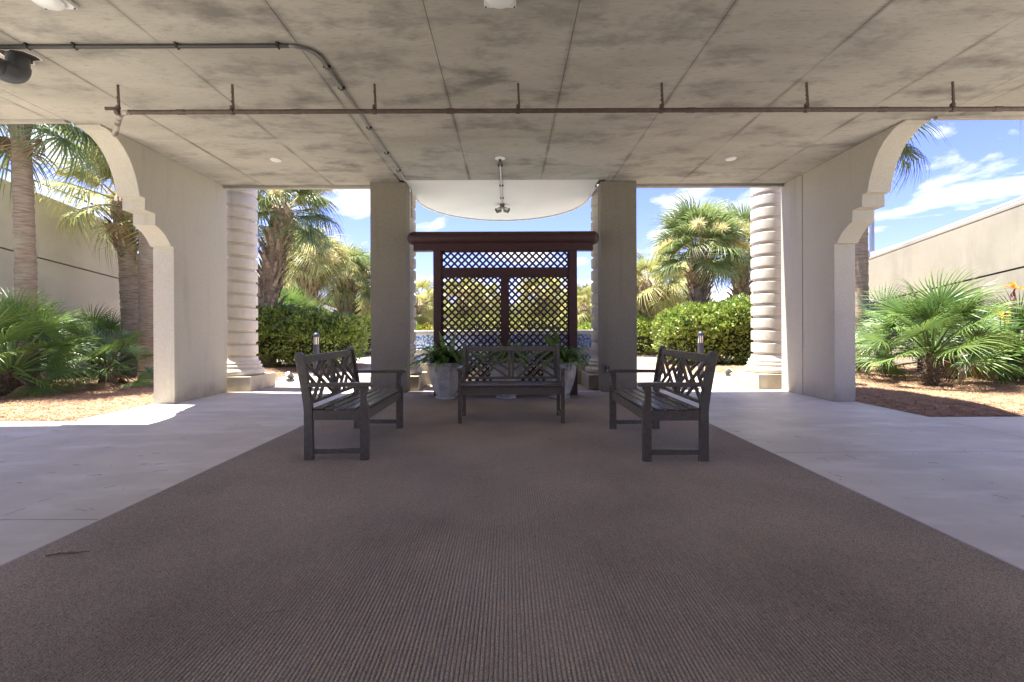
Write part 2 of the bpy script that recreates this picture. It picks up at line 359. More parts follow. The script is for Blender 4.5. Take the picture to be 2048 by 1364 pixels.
# ------------------------------------------------------------------ CEILING
b = MB(); b.box(-SX, SX, YC, ED, H + .03, H + .42); b.box(-SN, SN, -4.6, YC - .001, H + .03, H + .42); b.box(NL, NR, ED + .001, 7.95, H + .03, H + .42)
ceil = tag(b.obj('ceiling', M['joint']), kind='structure')
def cpanel(x0, x1, y0, y1):
    if x1 - x0 < .02 or y1 - y0 < .02: return
    j = random.uniform(-.0015, .0015)
    b = MB(); b.box(x0 + .0025, x1 - .0025, y0 + .0025, y1 - .0025, H + j, H + .029); b.obj('ceiling_panel', M['ceiling'], ceil)
xs = [-.66 + 1.22 * i for i in range(-7, 8)]
for a, c in zip(xs[:-1], xs[1:]):
    a2, c2 = max(a, -SX), min(c, SX)
    cpanel(a2, c2, YC, 3.43)
    for q0, q1 in ((-4.6, -1.44), (-1.44, 1.0), (1.0, YC)): cpanel(max(a2, -SN), min(c2, SN), q0, q1)
    segs = sorted({a2, c2, *[v for v in (NL, NR) if a2 < v < c2]})
    for s0, s1 in zip(segs[:-1], segs[1:]):
        mid = (s0 + s1) / 2
        if NL < mid < NR:
            cpanel(s0, s1, 3.43, 5.92); cpanel(s0, s1, 5.92, 7.30)
            for d0, d1 in [(s0, min(s1, -1.86)), (max(s0, -1.86), min(s1, 1.68)), (max(s0, 1.68), s1)]:
                if d1 > d0:
                    inside = -1.86 < (d0 + d1) / 2 < 1.68
                    cpanel(d0, d1, 7.30, 7.62 if inside else 7.86)
        else: cpanel(s0, s1, 3.43, ED - .06)
b = MB()
b.box(-SX, NL, ED - .055, ED, H - .03, H + .029); b.box(NR, SX, ED - .055, ED, H - .03, H + .029)
b.obj('drip_edge', M['fascia'], ceil)
b = MB(); b.box(NL, -1.87, 7.865, 7.95, H - .045, H + .029); b.box(1.69, NR, 7.865, 7.95, H - .045, H + .029)
b.obj('drip_edge', M['fascia'], ceil)
# half round canopy
cx, cy, cr_ = -.12, 8.74, 1.70
def upoly(r, y0):
    P = [(cx - r, y0)] ; N = 48
    P += [(cx - r * math.cos(math.pi * i / N), cy + r * math.sin(math.pi * i / N)) for i in range(N + 1)]
    P += [(cx + r, y0)]; return P
can = empty('canopy', (cx, cy, H), 0, 'white half round canopy projecting beyond the two middle pillars', 'canopy')
def local(o, root): o.location = -Vector(root.location); return o
b = MB(); b.prism(upoly(cr_ - .03, 7.623), 'z', H + .002, H + .06); local(b.obj('soffit', M['canopy'], can), can)
b = MB(); P1 = upoly(cr_, 7.96); P0 = upoly(cr_ - .028, 7.96)
for q in range(len(P1) - 1):
    a0, a1, b0, b1 = P0[q], P0[q + 1], P1[q], P1[q + 1]
    vs = [(*a0, H - .02), (*a1, H - .02), (*b1, H - .02), (*b0, H - .02), (*a0, H + .4), (*a1, H + .4), (*b1, H + .4), (*b0, H + .4)]
    b.add(vs, [(0, 3, 2, 1), (4, 5, 6, 7), (0, 1, 5, 4), (2, 3, 7, 6)])
local(b.obj('rim', M['canopy'], can), can)
b = MB(); b.prism(upoly(cr_ - .03, 7.96), 'z', H + .38, H + .40); local(b.obj('roof', M['canopy'], can), can)

# ------------------------------------------------------------------ BRACKET WALLS
def arc(p0, p1, bulge, n=14):    # quadratic curve p0->p1 with control offset
    c = bulge; return [((1 - t) ** 2 * p0[0] + 2 * t * (1 - t) * c[0] + t * t * p1[0], (1 - t) ** 2 * p0[1] + 2 * t * (1 - t) * c[1] + t * t * p1[1]) for t in [i / n for i in range(n + 1)]]
def bracket(ya, yend, z0=0):
    s = ya - 6.70
    P = [(yend, 0), (yend, H - .002), (5.50 + s, H - .002), (5.50 + s, 3.635), (5.58 + s, 3.635)]
    P += arc((5.60 + s, 3.635), (6.08 + s, 2.945), (5.98 + s, 3.52))
    P += [(6.17 + s, 2.94), (6.17 + s, 2.775), (6.345 + s, 2.77), (6.345 + s, 2.61)]
    P += arc((6.345 + s, 2.61), (6.64 + s, 2.365), (6.55 + s, 2.53), 8)
    P += [(ya, 2.36), (ya, 0)]
    return P
def wall(name, xin, xout, ya, yend, label, cut=None):
    root = empty(name, ((xin + xout) / 2, (ya + yend) / 2, 0), 0, label, 'wall')
    if cut:
        b = MB(); b.prism(bracket(ya, cut - .007), 'x', xin, xout); local(b.obj('wall_panel', M['stucco'], root, bevel=.008), root)
        b = MB(); b.box(min(xin, xout), max(xin, xout), cut + .007, yend, 0, H - .002); local(b.obj('wall_panel', M['stucco'], root, bevel=.008), root)
        b = MB(); b.box(min(xin, xout) + .015, max(xin, xout) - .015, cut - .006, cut + .006, 0, H - .01); local(b.obj('joint_sealant', M['joint'], root), root)
    else:
        b = MB(); b.prism(bracket(ya, yend), 'x', xin, xout); local(b.obj('wall_panel', M['stucco'], root, bevel=.008), root)
    return root
wall('stucco_wall', -5.04, -5.355, 6.70, 7.955, 'cream stucco wall with stepped bracket, unjointed, beside the left pine straw bed')
wall('stucco_wall', 4.87, 5.185, 6.66, 7.955, 'cream stucco wall with stepped bracket and a vertical joint, by the right bed', 7.38)
# unseen walls behind the camera, added dark to keep light off pillar fronts
b = MB(); b.box(-SN, SN, -5.0, -4.65, 0, H + .4)
tag(b.obj('unseen_dark_wall', M['rear']), 'unseen building wall behind the viewer, dark to keep light off the pillar fronts', 'wall')
for sx, w_ in ((-1, 'left'), (1, 'right')):
    b = MB(); b.box(min(sx * 4.4, sx * 4.68), max(sx * 4.4, sx * 4.68), -4.64, -.6, 0, H - .003)
    tag(b.obj('unseen_side_wall', M['rear'], bevel=.01), 'unseen dark wall added to block light on the %s side of the drive behind the viewer' % w_, 'wall')  # added to cut side light on pillar fronts and bracket undersides
# ------------------------------------------------------------------ PILLARS
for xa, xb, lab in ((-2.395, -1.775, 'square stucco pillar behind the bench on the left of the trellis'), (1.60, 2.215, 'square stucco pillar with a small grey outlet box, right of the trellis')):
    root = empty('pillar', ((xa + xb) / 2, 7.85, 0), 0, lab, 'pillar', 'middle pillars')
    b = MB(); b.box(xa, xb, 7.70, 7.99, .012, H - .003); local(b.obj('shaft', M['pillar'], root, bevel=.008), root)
b = MB(); b.box(1.665, 1.735, 7.655, 7.697, .36, .47)
ob = tag(b.obj('outlet_box', M['spotmetal'], bevel=.006), 'small grey metal outlet box low on the right middle pillar', 'outlet box')
# ------------------------------------------------------------------ COLUMNS
def column(x, y, label):
    root = empty('column', (x, y, 0), 0, label, 'column', 'banded stone columns')
    if not hasattr(column, 'ms'):
        b = MB(); b.box(-.44, .44, -.44, .44, -.003, .265); pl = b.mesh('plinth', bevel=.012, m=M['plinth'])
        pr = [(.50, .266)]
        def torus(z0, z1, r, d):
            return [(r - d + d * math.sin(math.pi * i / 8), z0 + (z1 - z0) * (1 - math.cos(math.pi * i / 8)) / 2) for i in range(9)]
        pr = [(.30, .266)] + torus(.266, .39, .425, .062) + [(.362, .395), (.362, .41)] + torus(.41, .46, .375, .024) + [(.345, .465), (.345, .475)] + torus(.475, .515, .35, .02) + [(.318, .525), (.302, .56), (.300, .60), (.26, .60)]
        b = MB(); b.lathe(pr, 56); bs = b.mesh('base', m=M['cast']); autosmooth(bs)
        p = [(.20, 0), (.262, 0), (.264, .050), (.294, .053), (.301, .062), (.303, .135), (.301, .216), (.294, .224), (.264, .2318), (.20, .2318)]
        b = MB(); b.lathe(p, 56, cap=False); rg = b.mesh('band', m=M['cast']); autosmooth(rg, 22)
        column.ms = (pl, bs, rg)
    pl, bs, rg = column.ms
    obj('plinth', pl, None, root); obj('base', bs, None, root)
    for i in range(17):
        o = obj('band', rg, None, root, loc=(random.uniform(-.002, .002), random.uniform(-.002, .002), .60 + i * .232), rot=(0, 0, random.uniform(0, 6)))
column(-5.115, 8.46, 'banded stone column at the far left, half hidden by the left stucco wall')
column(-2.07, 8.46, 'banded stone column tucked behind the pillar left of the trellis')
column(1.887, 8.55, 'banded stone column tucked behind the pillar right of the trellis')
column(4.99, 8.55, 'banded stone column at the far right, half hidden by the right stucco wall')

# ------------------------------------------------------------------ FOUNTAIN
ft = empty('fountain_basin', (-.1, 10, 0), 0, 'raised fountain basin faced with blue tiles behind the trellis', 'fountain')
fx0, fx1, fy = -2.5, 2.3, 9.20
b = MB(); b.box(fx0 - .05, fx1 + .05, fy - .24, 12, -.003, .42); local(b.obj('base_wall', M['plinth'], ft, bevel=.01), ft)
b = MB(); b.box(fx0, fx1, fy - .17, 11.95, .421, .60); local(b.obj('lower_wall', M['white_stucco'], ft), ft)
b = MB(); b.box(fx0 - .04, fx1 + .04, fy - .21, 12, .601, .70); local(b.obj('ledge', M['white_stucco'], ft, bevel=.015), ft)
b = MB(); b.box(fx0, fx1, fy, fy + .2, .701, .995); b.box(fx0, fx1, 11.7, 11.9, .701, .995); b.box(fx0, fx0 + .2, fy + .2, 11.7, .701, .995); b.box(fx1 - .2, fx1, fy + .2, 11.7, .701, .995)
local(b.obj('upper_wall', M['white_stucco'], ft), ft)
b = MB(); b.box(fx0 - .04, fx1 + .04, fy - .05, fy + .25, .996, 1.08); b.box(fx0 - .04, fx1 + .04, 11.65, 11.95, .996, 1.08); b.box(fx0 - .04, fx0 + .25, fy + .251, 11.649, .996, 1.08); b.box(fx1 - .25, fx1 + .04, fy + .251, 11.649, .996, 1.08)
local(b.obj('coping', M['white_stucco'], ft, bevel=.012), ft)
b = MB(); b.box(fx0 + .2, fx1 - .2, fy + .2, 11.7, .90, .93); local(b.obj('water', M['water'], ft), ft)
ts = .163; b = MB(); b.box(.003, ts - .003, -.012, 0, .002, .143); tme = b.mesh('tile', m=M['tile'])
b = MB(); b.box(.003, ts - .003, -.012, 0, .002, .172); tme2 = b.mesh('tile_tall', m=M['tile'])
for i in range(29):
    xx = fx0 + .005 + i * ts
    for z in (.704, .85): obj('tile', tme, None, ft, loc=(xx + .1, fy - .0015 - 10, z))
    obj('tile', tme2, None, ft, loc=(xx + .1, fy - .1715 - 10, .423))

# ------------------------------------------------------------------ RAMP WALLS
def rampwall(name, x, side, pts, drop, label, thick=.3, m='stucco_wall'):
    # pts: (y, top z); side=+1: body extends towards +x
    root = empty(name, (x, pts[0][0], 0), 0, label, 'wall')
    def strip(nm, f0, f1, off, mm, xt):
        b = MB(); vs = []; fs = []
        for y, z in pts:
            a, c = f0(z), f1(z); xa = x + side * off; xb = x + side * xt
            vs += [(xa, y, a), (xb, y, a), (xb, y, c), (xa, y, c)]
        n = len(pts)
        for i in range(n - 1):
            for j in range(4): fs.append((i * 4 + j, i * 4 + (j + 1) % 4, (i + 1) * 4 + (j + 1) % 4, (i + 1) * 4 + j))
        fs += [(0, 3, 2, 1), tuple((n - 1) * 4 + j for j in (0, 1, 2, 3))]
        b.add(vs, fs); local(b.obj(nm, M[mm], root), root)
    strip('lower_wall', lambda z: -.05, lambda z: z - drop, 0, m, thick)
    strip('groove', lambda z: z - drop + .001, lambda z: z - drop + .035, .03, 'joint', thick)
    strip('parapet', lambda z: z - drop + .036, lambda z: z - .06, -.012, m, thick)
    strip('coping', lambda z: z - .059, lambda z: z, -.02, m, thick + .02)
    return root
rampwall('ramp_wall', -11, -1, [(2, 5.3), (9.6, 4.42), (12.75, 4.06)], 1.52, 'tall cream ramp wall with a sloping groove behind the left palm trunks')
rampwall('ramp_wall', -12.6, -1, [(12.9, 3.75), (20, 3.55), (24, 3.35), (36, 2.4)], 1.2, 'ramp wall coloured sunlit white far off behind the palms of the left opening', m='white_stucco')  # white holds the sunlight on this far stretch of wall
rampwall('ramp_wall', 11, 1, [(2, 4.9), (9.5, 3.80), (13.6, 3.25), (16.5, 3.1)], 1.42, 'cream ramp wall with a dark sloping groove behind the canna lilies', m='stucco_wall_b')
rampwall('ramp_wall', 13.4, 1, [(2, 5.8), (10, 4.75), (15, 4.02), (17, 3.85)], 1.3, 'upper white parapet rising behind the right ramp wall', m='white_stucco')
rampwall('ramp_wall', 11.3, 1, [(16.6, 3.6), (20.3, 3.3), (31, 2.75), (40, 2.3)], 1.0, 'ramp wall coloured sunlit white far off behind the palms of the right opening', m='white_stucco')  # sunlit brightness put into the white, as on the far left wall
# lamp standard on the upper parapet
root = empty('lamp_standard', (13.55, 16.6, 3.89), 0, 'grey steel post standing on the white parapet beside the right bracket', 'post')
b = MB(); b.box(-.28, .28, -.12, .12, 0, .05); b.obj('base_plate', M['conduit'], root)
b = MB(); b.box(-.055, .055, -.05, .05, .05, 3.2); b.obj('shaft', M['conduit'], root)
# handrail on top of the left wall
root = empty('handrail', (-11.2, 6, 4.9), 0, 'thin dark metal handrail running along the top of the left ramp wall', 'handrail')
b = MB(); b.tube([(0, -4, .72), (0, 3.6, -.10 - .05), (0, 6.7, -.45)], .025, 8)
b.obj('rail', M['condark'], root)
for y_ in (-3, -1.5, 0, 1.5, 3, 4.5, 6):
    zt = 5.3 - (y_ + 6 - 2) * .1158 - 4.9 if y_ + 6 < 9.6 else 4.42 - (y_ + 6 - 9.6) * .114 - 4.9
    b = MB(); b.tube([(0, y_, zt - .0), (0, y_, zt + .30)], .018, 6); b.obj('post', M['condark'], root)

# ------------------------------------------------------------------ TRELLIS
TY = 7.42; tx0, tx1 = -1.250, 1.130
tr = empty('trellis_screen', (-.06, TY, 0), 0, 'dark red timber trellis screen with lattice panels and a round top beam', 'trellis')
def trl(b, nm, m=None, bevel=.006, sm=False): return local(b.obj(nm, M[m or 'redwood'], tr, smooth=sm, bevel=bevel), tr)
pw = .132
for xa in (tx0, tx1 - pw): b = MB(); b.box(xa, xa + pw, TY - .065, TY + .065, .0, 2.405); trl(b, 'post')
b = MB(); b.box(-1.575, 1.395, TY - .07, TY + .07, 2.406, 2.53); trl(b, 'lower_beam')
# rounded beam
rr = .112; zc = 2.622; pts = []; rs = []
for i in range(9):
    a = math.pi / 2 * i / 8; pts.append((-1.69 + rr - rr * math.cos(a), TY, zc)); rs.append(max(rr * math.sin(a), .004))
ptsr = [(-.17 - (p[0] + .02) + .0, TY, zc) for p in pts][::-1]
ptsr = [(1.508 - (p[0] + 1.69), TY, zc) for p in pts][::-1]
b = MB(); b.tube(pts + ptsr, rs + rs[::-1], 28); trl(b, 'round_beam', bevel=0, sm=True)
zt0, zt1 = 2.405, 2.115; zr = 1.985; zb = .20
b = MB(); b.box(tx0 + pw, tx1 - pw, TY - .05, TY + .05, zr, zt1); trl(b, 'middle_rail')
b = MB(); b.box(tx0 + pw, tx1 - pw, TY - .05, TY + .05, .06, zb); trl(b, 'bottom_rail')
mxa, mxb = -.115, -.018
b = MB(); b.box(mxa, mxb, TY - .05, TY + .05, zb, zr); trl(b, 'mullion')
def lattice(xa, xb, za, zb_, ph=0):
    # thin inner frame
    for q in ((xa, xa + .02, za, zb_), (xb - .02, xb, za, zb_), (xa + .02, xb - .02, za, za + .018), (xa + .02, xb - .02, zb_ - .018, zb_)):
        b = MB(); b.box(q[0], q[1], TY - .028, TY + .028, q[2], q[3]); trl(b, 'panel_frame', bevel=0)
    xa += .012; xb -= .012; za += .01; zb_ -= .01
    pitch = .1185; w = .032
    for sgn, yy in ((1, TY - .0075), (-1, TY + .0035)):
        # lines: z = za + sgn*(x - c)
        lo = (xa - (zb_ - za)) if sgn > 0 else xa; hi = xb if sgn > 0 else xb + (zb_ - za)
        c = lo + ph
        while c < hi:
            if sgn > 0:
                p = [(max(xa, c), za + max(0, xa - c)), (min(xb, c + zb_ - za), za + min(zb_ - za, xb - c))]
            else:
                p = [(min(xb, c), za + max(0, c - xb)), (max(xa, c - (zb_ - za)), za + min(zb_ - za, c - xa))]
            if abs(p[1][0] - p[0][0]) > .02:
                b = MB(); b.bar((p[0][0], yy, p[0][1]), (p[1][0], yy, p[1][1]), w, .010, (0, 1, 0)); trl(b, 'slat', 'slat', bevel=0)
            c += pitch
lattice(tx0 + pw, tx1 - pw, zt1, zt0, .04)
lattice(tx0 + pw, mxa, zb, zr, .03)
lattice(mxb, tx1 - pw, zb, zr, .05)

# ------------------------------------------------------------------ BENCHES
def lean(z): return 0 if z < .42 else (z - .42) ** 1.15 * .19
def make_bench():
    root = empty('garden_bench', (0, 0, 0))
    W2 = .62; D2 = .27; lw = .042
    def fin(b, nm, bev=.004): return b.obj(nm, M['bench'], root, bevel=bev)
    for s in (-1, 1):
        xa, xb = (s * W2, s * (W2 - lw))
        # rear leg profile in y,z
        front = [(D2 - .075, 0)] + [(D2 - .070 + lean(z), z) for z in (.2, .40, .46, .55, .64, .73, .82, .87)]
        back = [(D2 + .0 + lean(z), z) for z in (.87, .82, .73, .64, .55, .46, .40, .2)] + [(D2, 0)]
        yc = D2 - .035 + lean(.875); top = [(yc + .035 * math.cos(a), .872 + .035 * math.sin(a)) for a in [math.pi * (1 - i / 8) for i in range(9)]]
        b = MB(); b.prism(front + top[1:-1] + back, 'x', xa, xb); fin(b, 'leg')
        # front leg, waisted above the seat
        b = MB(); P = [(-D2, 0), (-D2, .43), (-D2 + .004, .46), (-D2 + .020, .49), (-D2 + .026, .52), (-D2 + .022, .555), (-D2 + .008, .585), (-D2 + .003, .612), (-D2 + .07, .612), (-D2 + .07, 0)]
        b.prism(P, 'x', xa, xb); fin(b, 'leg')
        # arm
        P = [(-D2 - .028, .615), (-D2 - .032, .63), (-D2 - .022, .648), (-D2 + .1, .650), (D2 - .07 + lean(.63) - .002, .646), (D2 - .07 + lean(.63) - .002, .613)]
        b = MB(); b.prism(P, 'x', s * (W2 + .008), s * (W2 - .052)); fin(b, 'armrest')
        b = MB(); b.box(min(s * (W2 - .008), s * (W2 - .034)), max(s * (W2 - .008), s * (W2 - .034)), -D2 + .071, D2 - .076, .052, .095); fin(b, 'stretcher')
        b = MB(); b.box(min(s * (W2 - .006), s * (W2 - .034)), max(s * (W2 - .006), s * (W2 - .034)), -D2 + .071, D2 - .076, .335, .418); fin(b, 'side_rail')
        for y_, z_ in ((-D2 + .035, .365), (-D2 + .035, .075), (D2 - .032, .375), (D2 - .032, .075)):
            b = MB(); b.tube([(s * W2, y_, z_), (s * (W2 + .0025), y_, z_)], .007, 8); b.obj('bolt', M['bronze'], root)
    b = MB(); b.box(-W2 + lw + .001, W2 - lw - .001, -D2 + .012, -D2 + .038, .335, .42); fin(b, 'front_rail')
    b = MB(); b.box(-W2 + lw + .001, W2 - lw - .001, D2 - .06, D2 - .035, .335, .42); fin(b, 'rear_rail')
    n = 5; y0 = -D2 + .004; tw = (2 * D2 - .082) / n
    for i in range(n):
        ya = y0 + i * tw + .007; yb_ = y0 + (i + 1) * tw - .007
        dz = -.010 * math.sin(math.pi * (i + .5) / n)
        xe = W2 - .002 if i > 0 else W2 - lw - .001
        b = MB(); b.box(-xe, xe, ya, yb_, .421 + dz + .010, .446 + dz); fin(b, 'seat_slat', .007)
    # back
    def back(b, nm):
        me = b.mesh(nm, bevel=.003, m=M['bench'])
        for v in me.vertices: v.co.y += D2 - .036 + lean(v.co.z)
        return obj(nm, me, None, root)
    b = MB(); b.box(-W2 + lw + .001, W2 - lw - .001, -.019, .019, .808, .874); back(b, 'top_rail')
    b = MB(); b.box(-W2 + lw + .001, W2 - lw - .001, -.016, .016, .462, .490); back(b, 'lower_rail')
    xi = W2 - lw - .002
    for xa in (-xi, xi - .032): b = MB(); b.box(xa, xa + .032, -.014, .014, .491, .807); back(b, 'stile')
    for xa in (-.040, .004): b = MB(); b.box(xa, xa + .036, -.014, .014, .491, .807); back(b, 'stile')
    pat = [((.05, 1), (.98, 0)), ((.10, 0), (.90, 1)), ((.66, 1), (.335, .66)), ((0, .76), (.33, .33)), ((0, .27), (.19, .50)),
           ((.67, .67), (1, .28)), ((.81, .53), (1, .76)), ((.64, .36), (.36, 0))]
    z0, z1 = .488, .81
    for xa, xb in ((-xi + .030, -.038), (.038, xi - .030)):
        for k, (p, q) in enumerate(pat):
            a = Vector((xa + (xb - xa) * p[0], 0, z0 + (z1 - z0) * p[1])); c = Vector((xa + (xb - xa) * q[0], 0, z0 + (z1 - z0) * q[1]))
            yy = 0.0035 if k % 2 else -0.0035
            b = MB(); ns = 4
            for i in range(ns):
                b.bar(a.lerp(c, i / ns) + Vector((0, yy, 0)), c if False else a.lerp(c, (i + 1) / ns) + Vector((0, yy, 0)), .026, .020 + .001 * (k % 3), (0, 1, 0))
            me = b.raw('back_bar', M['bench'])
            bm = bmesh.new(); bm.from_mesh(me); bmesh.ops.remove_doubles(bm, verts=bm.verts, dist=1e-5)
            bad = [f for f in bm.faces if all(len(e.link_faces) > 2 for e in f.edges)]
            if bad: bmesh.ops.delete(bm, geom=bad, context='FACES_ONLY')
            bmesh.ops.recalc_face_normals(bm, faces=bm.faces); bm.to_mesh(me); bm.free()
            for v in me.vertices: v.co.y += D2 - .036 + lean(v.co.z)
            obj('back_bar', me, None, root)
    return root
bench = make_bench()
bench.location = (.025, 5.425, .010)
GB = 'grey brown garden benches on the carpet'
tag(bench, 'grey brown bench facing the viewer, in front of the trellis and pots', 'bench', GB)
b2 = copy_tree(bench); b2.location = (-1.452, 4.345, .010); b2.rotation_euler = (0, 0, R(90)); b2['label'] = 'grey brown bench on the left, seen end on, its back to the left floor'
b3 = copy_tree(bench); b3.location = (1.368, 4.270, .010); b3.rotation_euler = (0, 0, R(-90)); b3['label'] = 'grey brown bench on the right, seen end on, its back to the right floor'

# ------------------------------------------------------------------ PLANTERS AND FERNS
def planter_me():
    prof = [(.160, 0), (.172, .012), (.172, .038), (.150, .05), (.158, .058), (.195, .14), (.228, .23), (.255, .33), (.272, .43), (.284, .52), (.292, .53), (.292, .575), (.262, .58), (.250, .53), (.02, .53)]
    b = MB(); b.lathe(prof, 8, a0=math.pi / 8, cap=False); me = b.mesh('vessel', bevel=0, m=M['pot'])
    bm = bmesh.new(); bm.from_mesh(me)
    bmesh.ops.subdivide_edges(bm, edges=bm.edges, cuts=2, use_grid_fill=True)
    for v in bm.verts:
        d = mnoise.noise(v.co * 22) * .003; v.co += Vector((v.co.x, v.co.y, 0)).normalized() * d if v.co.length > .05 else Vector((0, 0, 0))
    bm.to_mesh(me); bm.free(); return me
pme = planter_me()
def frond_fern(L, arch, seed):
    rnd = random.Random(seed); b = MB(); n = 26; P = []
    for i in range(n + 1):
        t = i / n; a = arch[0] + (arch[1] - arch[0]) * t ** 1.1
        if i == 0: p = Vector((0, 0, 0))
        else: p = P[-1] + Vector((math.cos(a), 0, math.sin(a))) * L / n
        P.append(p)
    for i in range(n):
        b.bar(P[i], P[i + 1], .003, .003, (0, 1, 0)) if i % 3 == 0 else None
    for i in range(2, n):
        t = i / n; w = .062 * math.sin(math.pi * min(1, t * .86 + .14)) ** .7 * (1.05 - t * .45)
        tn = (P[i + 1] - P[i - 1]).normalized()
        for s in (-1, 1):
            d = Vector((0, s, 0)) * .95 + tn * .35 + Vector((0, 0, rnd.uniform(-.35, .1))); d.normalize()
            q = P[i]; hw = tn * (L / n * .47)
            b.add([q - hw, q + hw, q + d * w * .6 + hw * .8, q + d * w, q + d * w * .55 - hw * .9], [(0, 1, 2, 3, 4)])
    return b.raw('frond', M['fern'])
fern_v = [frond_fern(random.uniform(.42, .60), (R(random.uniform(55, 80)), R(random.uniform(-75, -20))), i) for i in range(10)]
fern_up = [frond_fern(random.uniform(.50, .62), (R(82), R(random.uniform(5, 40))), 40 + i) for i in range(4)]
for px, py, lp, lf, sc, lean_ in ((-1.0, 7.05, 'weathered octagonal stone planter left of the facing bench', 'bushy dark fern in the left planter', 1.0, 0), (-.045, 7.08, 'weathered octagonal stone planter hidden behind the facing bench', 'light green fern in the middle planter behind the bench', .92, 0), (.795, 7.05, 'weathered octagonal stone planter right of the facing bench', 'arching fern spilling from the right planter', .98, .25)):
    root = empty('stone_planter', (px, py, .0115), random.uniform(-.05, .05), lp, 'planter', 'stone planters in front of the trellis')
    obj('vessel', pme, None, root)
    b = MB(); b.lathe([(.001, .50), (.25, .50), (.255, .515), (.12, .545), (.001, .55)], 16, cap=False); b.obj('soil', M['soil'], root)
    fr = empty('potted_fern', (px, py, .55), 0, lf, 'fern', 'ferns in the stone planters')
    rnd = random.Random(int(px * 100))
    for i in range(78):
        a = rnd.uniform(0, 2 * math.pi); r = rnd.uniform(0, .16); me = fern_up[rnd.randrange(4)] if rnd.random() < .13 else fern_v[rnd.randrange(10)]
        o = obj('frond', me, None, fr, loc=(r * math.cos(a), r * math.sin(a), rnd.uniform(-.01, .02)), rot=(rnd.uniform(-.3, .3), rnd.uniform(-.35, .45), a + rnd.uniform(-.4, .4)))
        k = sc * rnd.uniform(.85, 1.25); o.scale = (k, k, k)

# ------------------------------------------------------------------ BOLLARDS AND SPOTS
def bollard(x, y, label):
    root = empty('bollard_light', (x, y, -.003), 0, label, 'bollard light', 'bollard lights in the planting')
    b = MB(); b.lathe([(.095, 0), (.095, .015), (.07, .02), (.07, .76)], 20); o = b.mesh('post', m=M['bollard']); autosmooth(o); obj('post', o, None, root)
    b = MB(); b.lathe([(.058, .761), (.058, .935)], 20); o = b.mesh('lens', m=M['bollard_lens']); autosmooth(o); obj('lens', o, None, root)
    for k in range(7):
        a = 2 * math.pi * k / 7 + .2; c, s = math.cos(a), math.sin(a)
        b = MB(); b.bar((.066 * c, .066 * s, .761), (.066 * c, .066 * s, .935), .014, .012, (c, s, 0)); b.obj('louvre', M['bollard'], root)
    pr = [(.074, .936), (.080, .945), (.080, .965)] + [(.078 * math.cos(a), .965 + .08 * math.sin(a)) for a in [math.pi / 2 * i / 7 for i in range(8)]]
    b = MB(); b.lathe(pr, 20); o = b.mesh('cap', m=M['bollard']); autosmooth(o); obj('cap', o, None, root)
bollard(-4.68, 10.8, 'dark bollard light behind the left bench in front of the hedge')
bollard(4.65, 10.8, 'dark bollard light behind the right bench in front of the hedge')
def spot(x, y, z, rz, label, parent_mat='spotmetal', sc=1.0):
    root = empty('spotlight', (x, y, z), rz, label, 'spotlight', 'garden spotlights'); root.scale = (sc,) * 3
    b = MB(); b.box(-.07, .07, -.05, .05, 0, .05); b.obj('base', M[parent_mat], root, bevel=.01)
    b = MB(); b.tube([(-.055, 0, .05), (-.06, 0, .10), (.06, 0, .10), (.055, 0, .05)], .008, 6); b.obj('yoke', M[parent_mat], root)
    b = MB(); b.tube([(0, -.06, .07), (0, -.04, .085), (0, .07, .17)], [.04, .05, .062], 16); o = b.mesh('housing', m=M[parent_mat]); autosmooth(o); obj('housing', o, None, root)
    b = MB(); b.tube([(0, .071, .1712), (0, .075, .1745)], .052, 16); b.obj('lens', M['lampglass'], root)
spot(-4.73, 9.62, 0, R(160), 'small grey spotlight on the ground by the left outer plinth')
spot(4.95, 10.05, .03, R(-130), 'small dark spotlight in the straw by the right outer plinth', sc=.85)

# ------------------------------------------------------------------ CEILING SERVICES
PY, PZ = 4.63, 3.375
root = empty('sprinkler_pipe', (0, PY, PZ), 0, 'long dark rusty pipe hung across the ceiling on rods', 'pipe')
pts = [(6.3, 0, 0), (-3.86, 0, 0)] + [(-3.86 - .16 * math.sin(a), .16 - .16 * math.cos(a), 0) for a in [math.pi / 2 * i / 8 for i in range(1, 9)]]
pts = [(6.3, 0, 0), (-3.93, 0, 0)]
pts += [(-4.00, .008, 0), (-4.06, .035, -.004), (-4.12, .085, -.01), (-4.51, .47, -.03)]
b = MB(); b.tube(pts[:2], .023, 12); o = b.mesh('pipe', m=M['darkpipe']); autosmooth(o); obj('pipe', o, None, root)
M['pipe_pale'] = mat('painted_pipe', (.36, .33, .29), .7, (.14, .11, .09), 14, 6, .45, .6)
b = MB(); b.tube(pts[1:], .026, 12); o = b.mesh('elbow', m=M['pipe_pale']); autosmooth(o); obj('elbow', o, None, root)
for x in (-4.06, -2.87, -1.39, .104, 1.597, 3.106, 4.625, 6.10):
    xx = x
    b = MB(); b.bar((xx + .012, 0, .036), (xx, .0, H - PZ + .001), .012, .020, (1, 0, 0))
    for k in range(5): b.bar((xx + .005 + random.uniform(-.006, .006), 0, .05 + k * .045), (xx + random.uniform(-.006, .006), 0, .075 + k * .045), .015, .015, (1, 0, 0))
    b.obj('hanger_rod', M['darkpipe'], root)
    b = MB(); b.tube([(xx - .020, 0, 0), (xx + .015, 0, 0)], .030, 12); b.box(xx - .018, xx + .018, -.016, .016, .034, .060); b.obj('clamp', M['darkpipe'], root)
b = MB(); b.box(-4.20, -4.09, .0, .02, .03, .06); b.obj('bracket', M['darkpipe'], root)
for x in (-3.4, -2.2, -.6, 1.9, 3.9, 5.1): b = MB(); b.tube([(x - .045, 0, 0), (x + .04, 0, 0)], .027, 12); b.obj('coupling', M['darkpipe'], root)
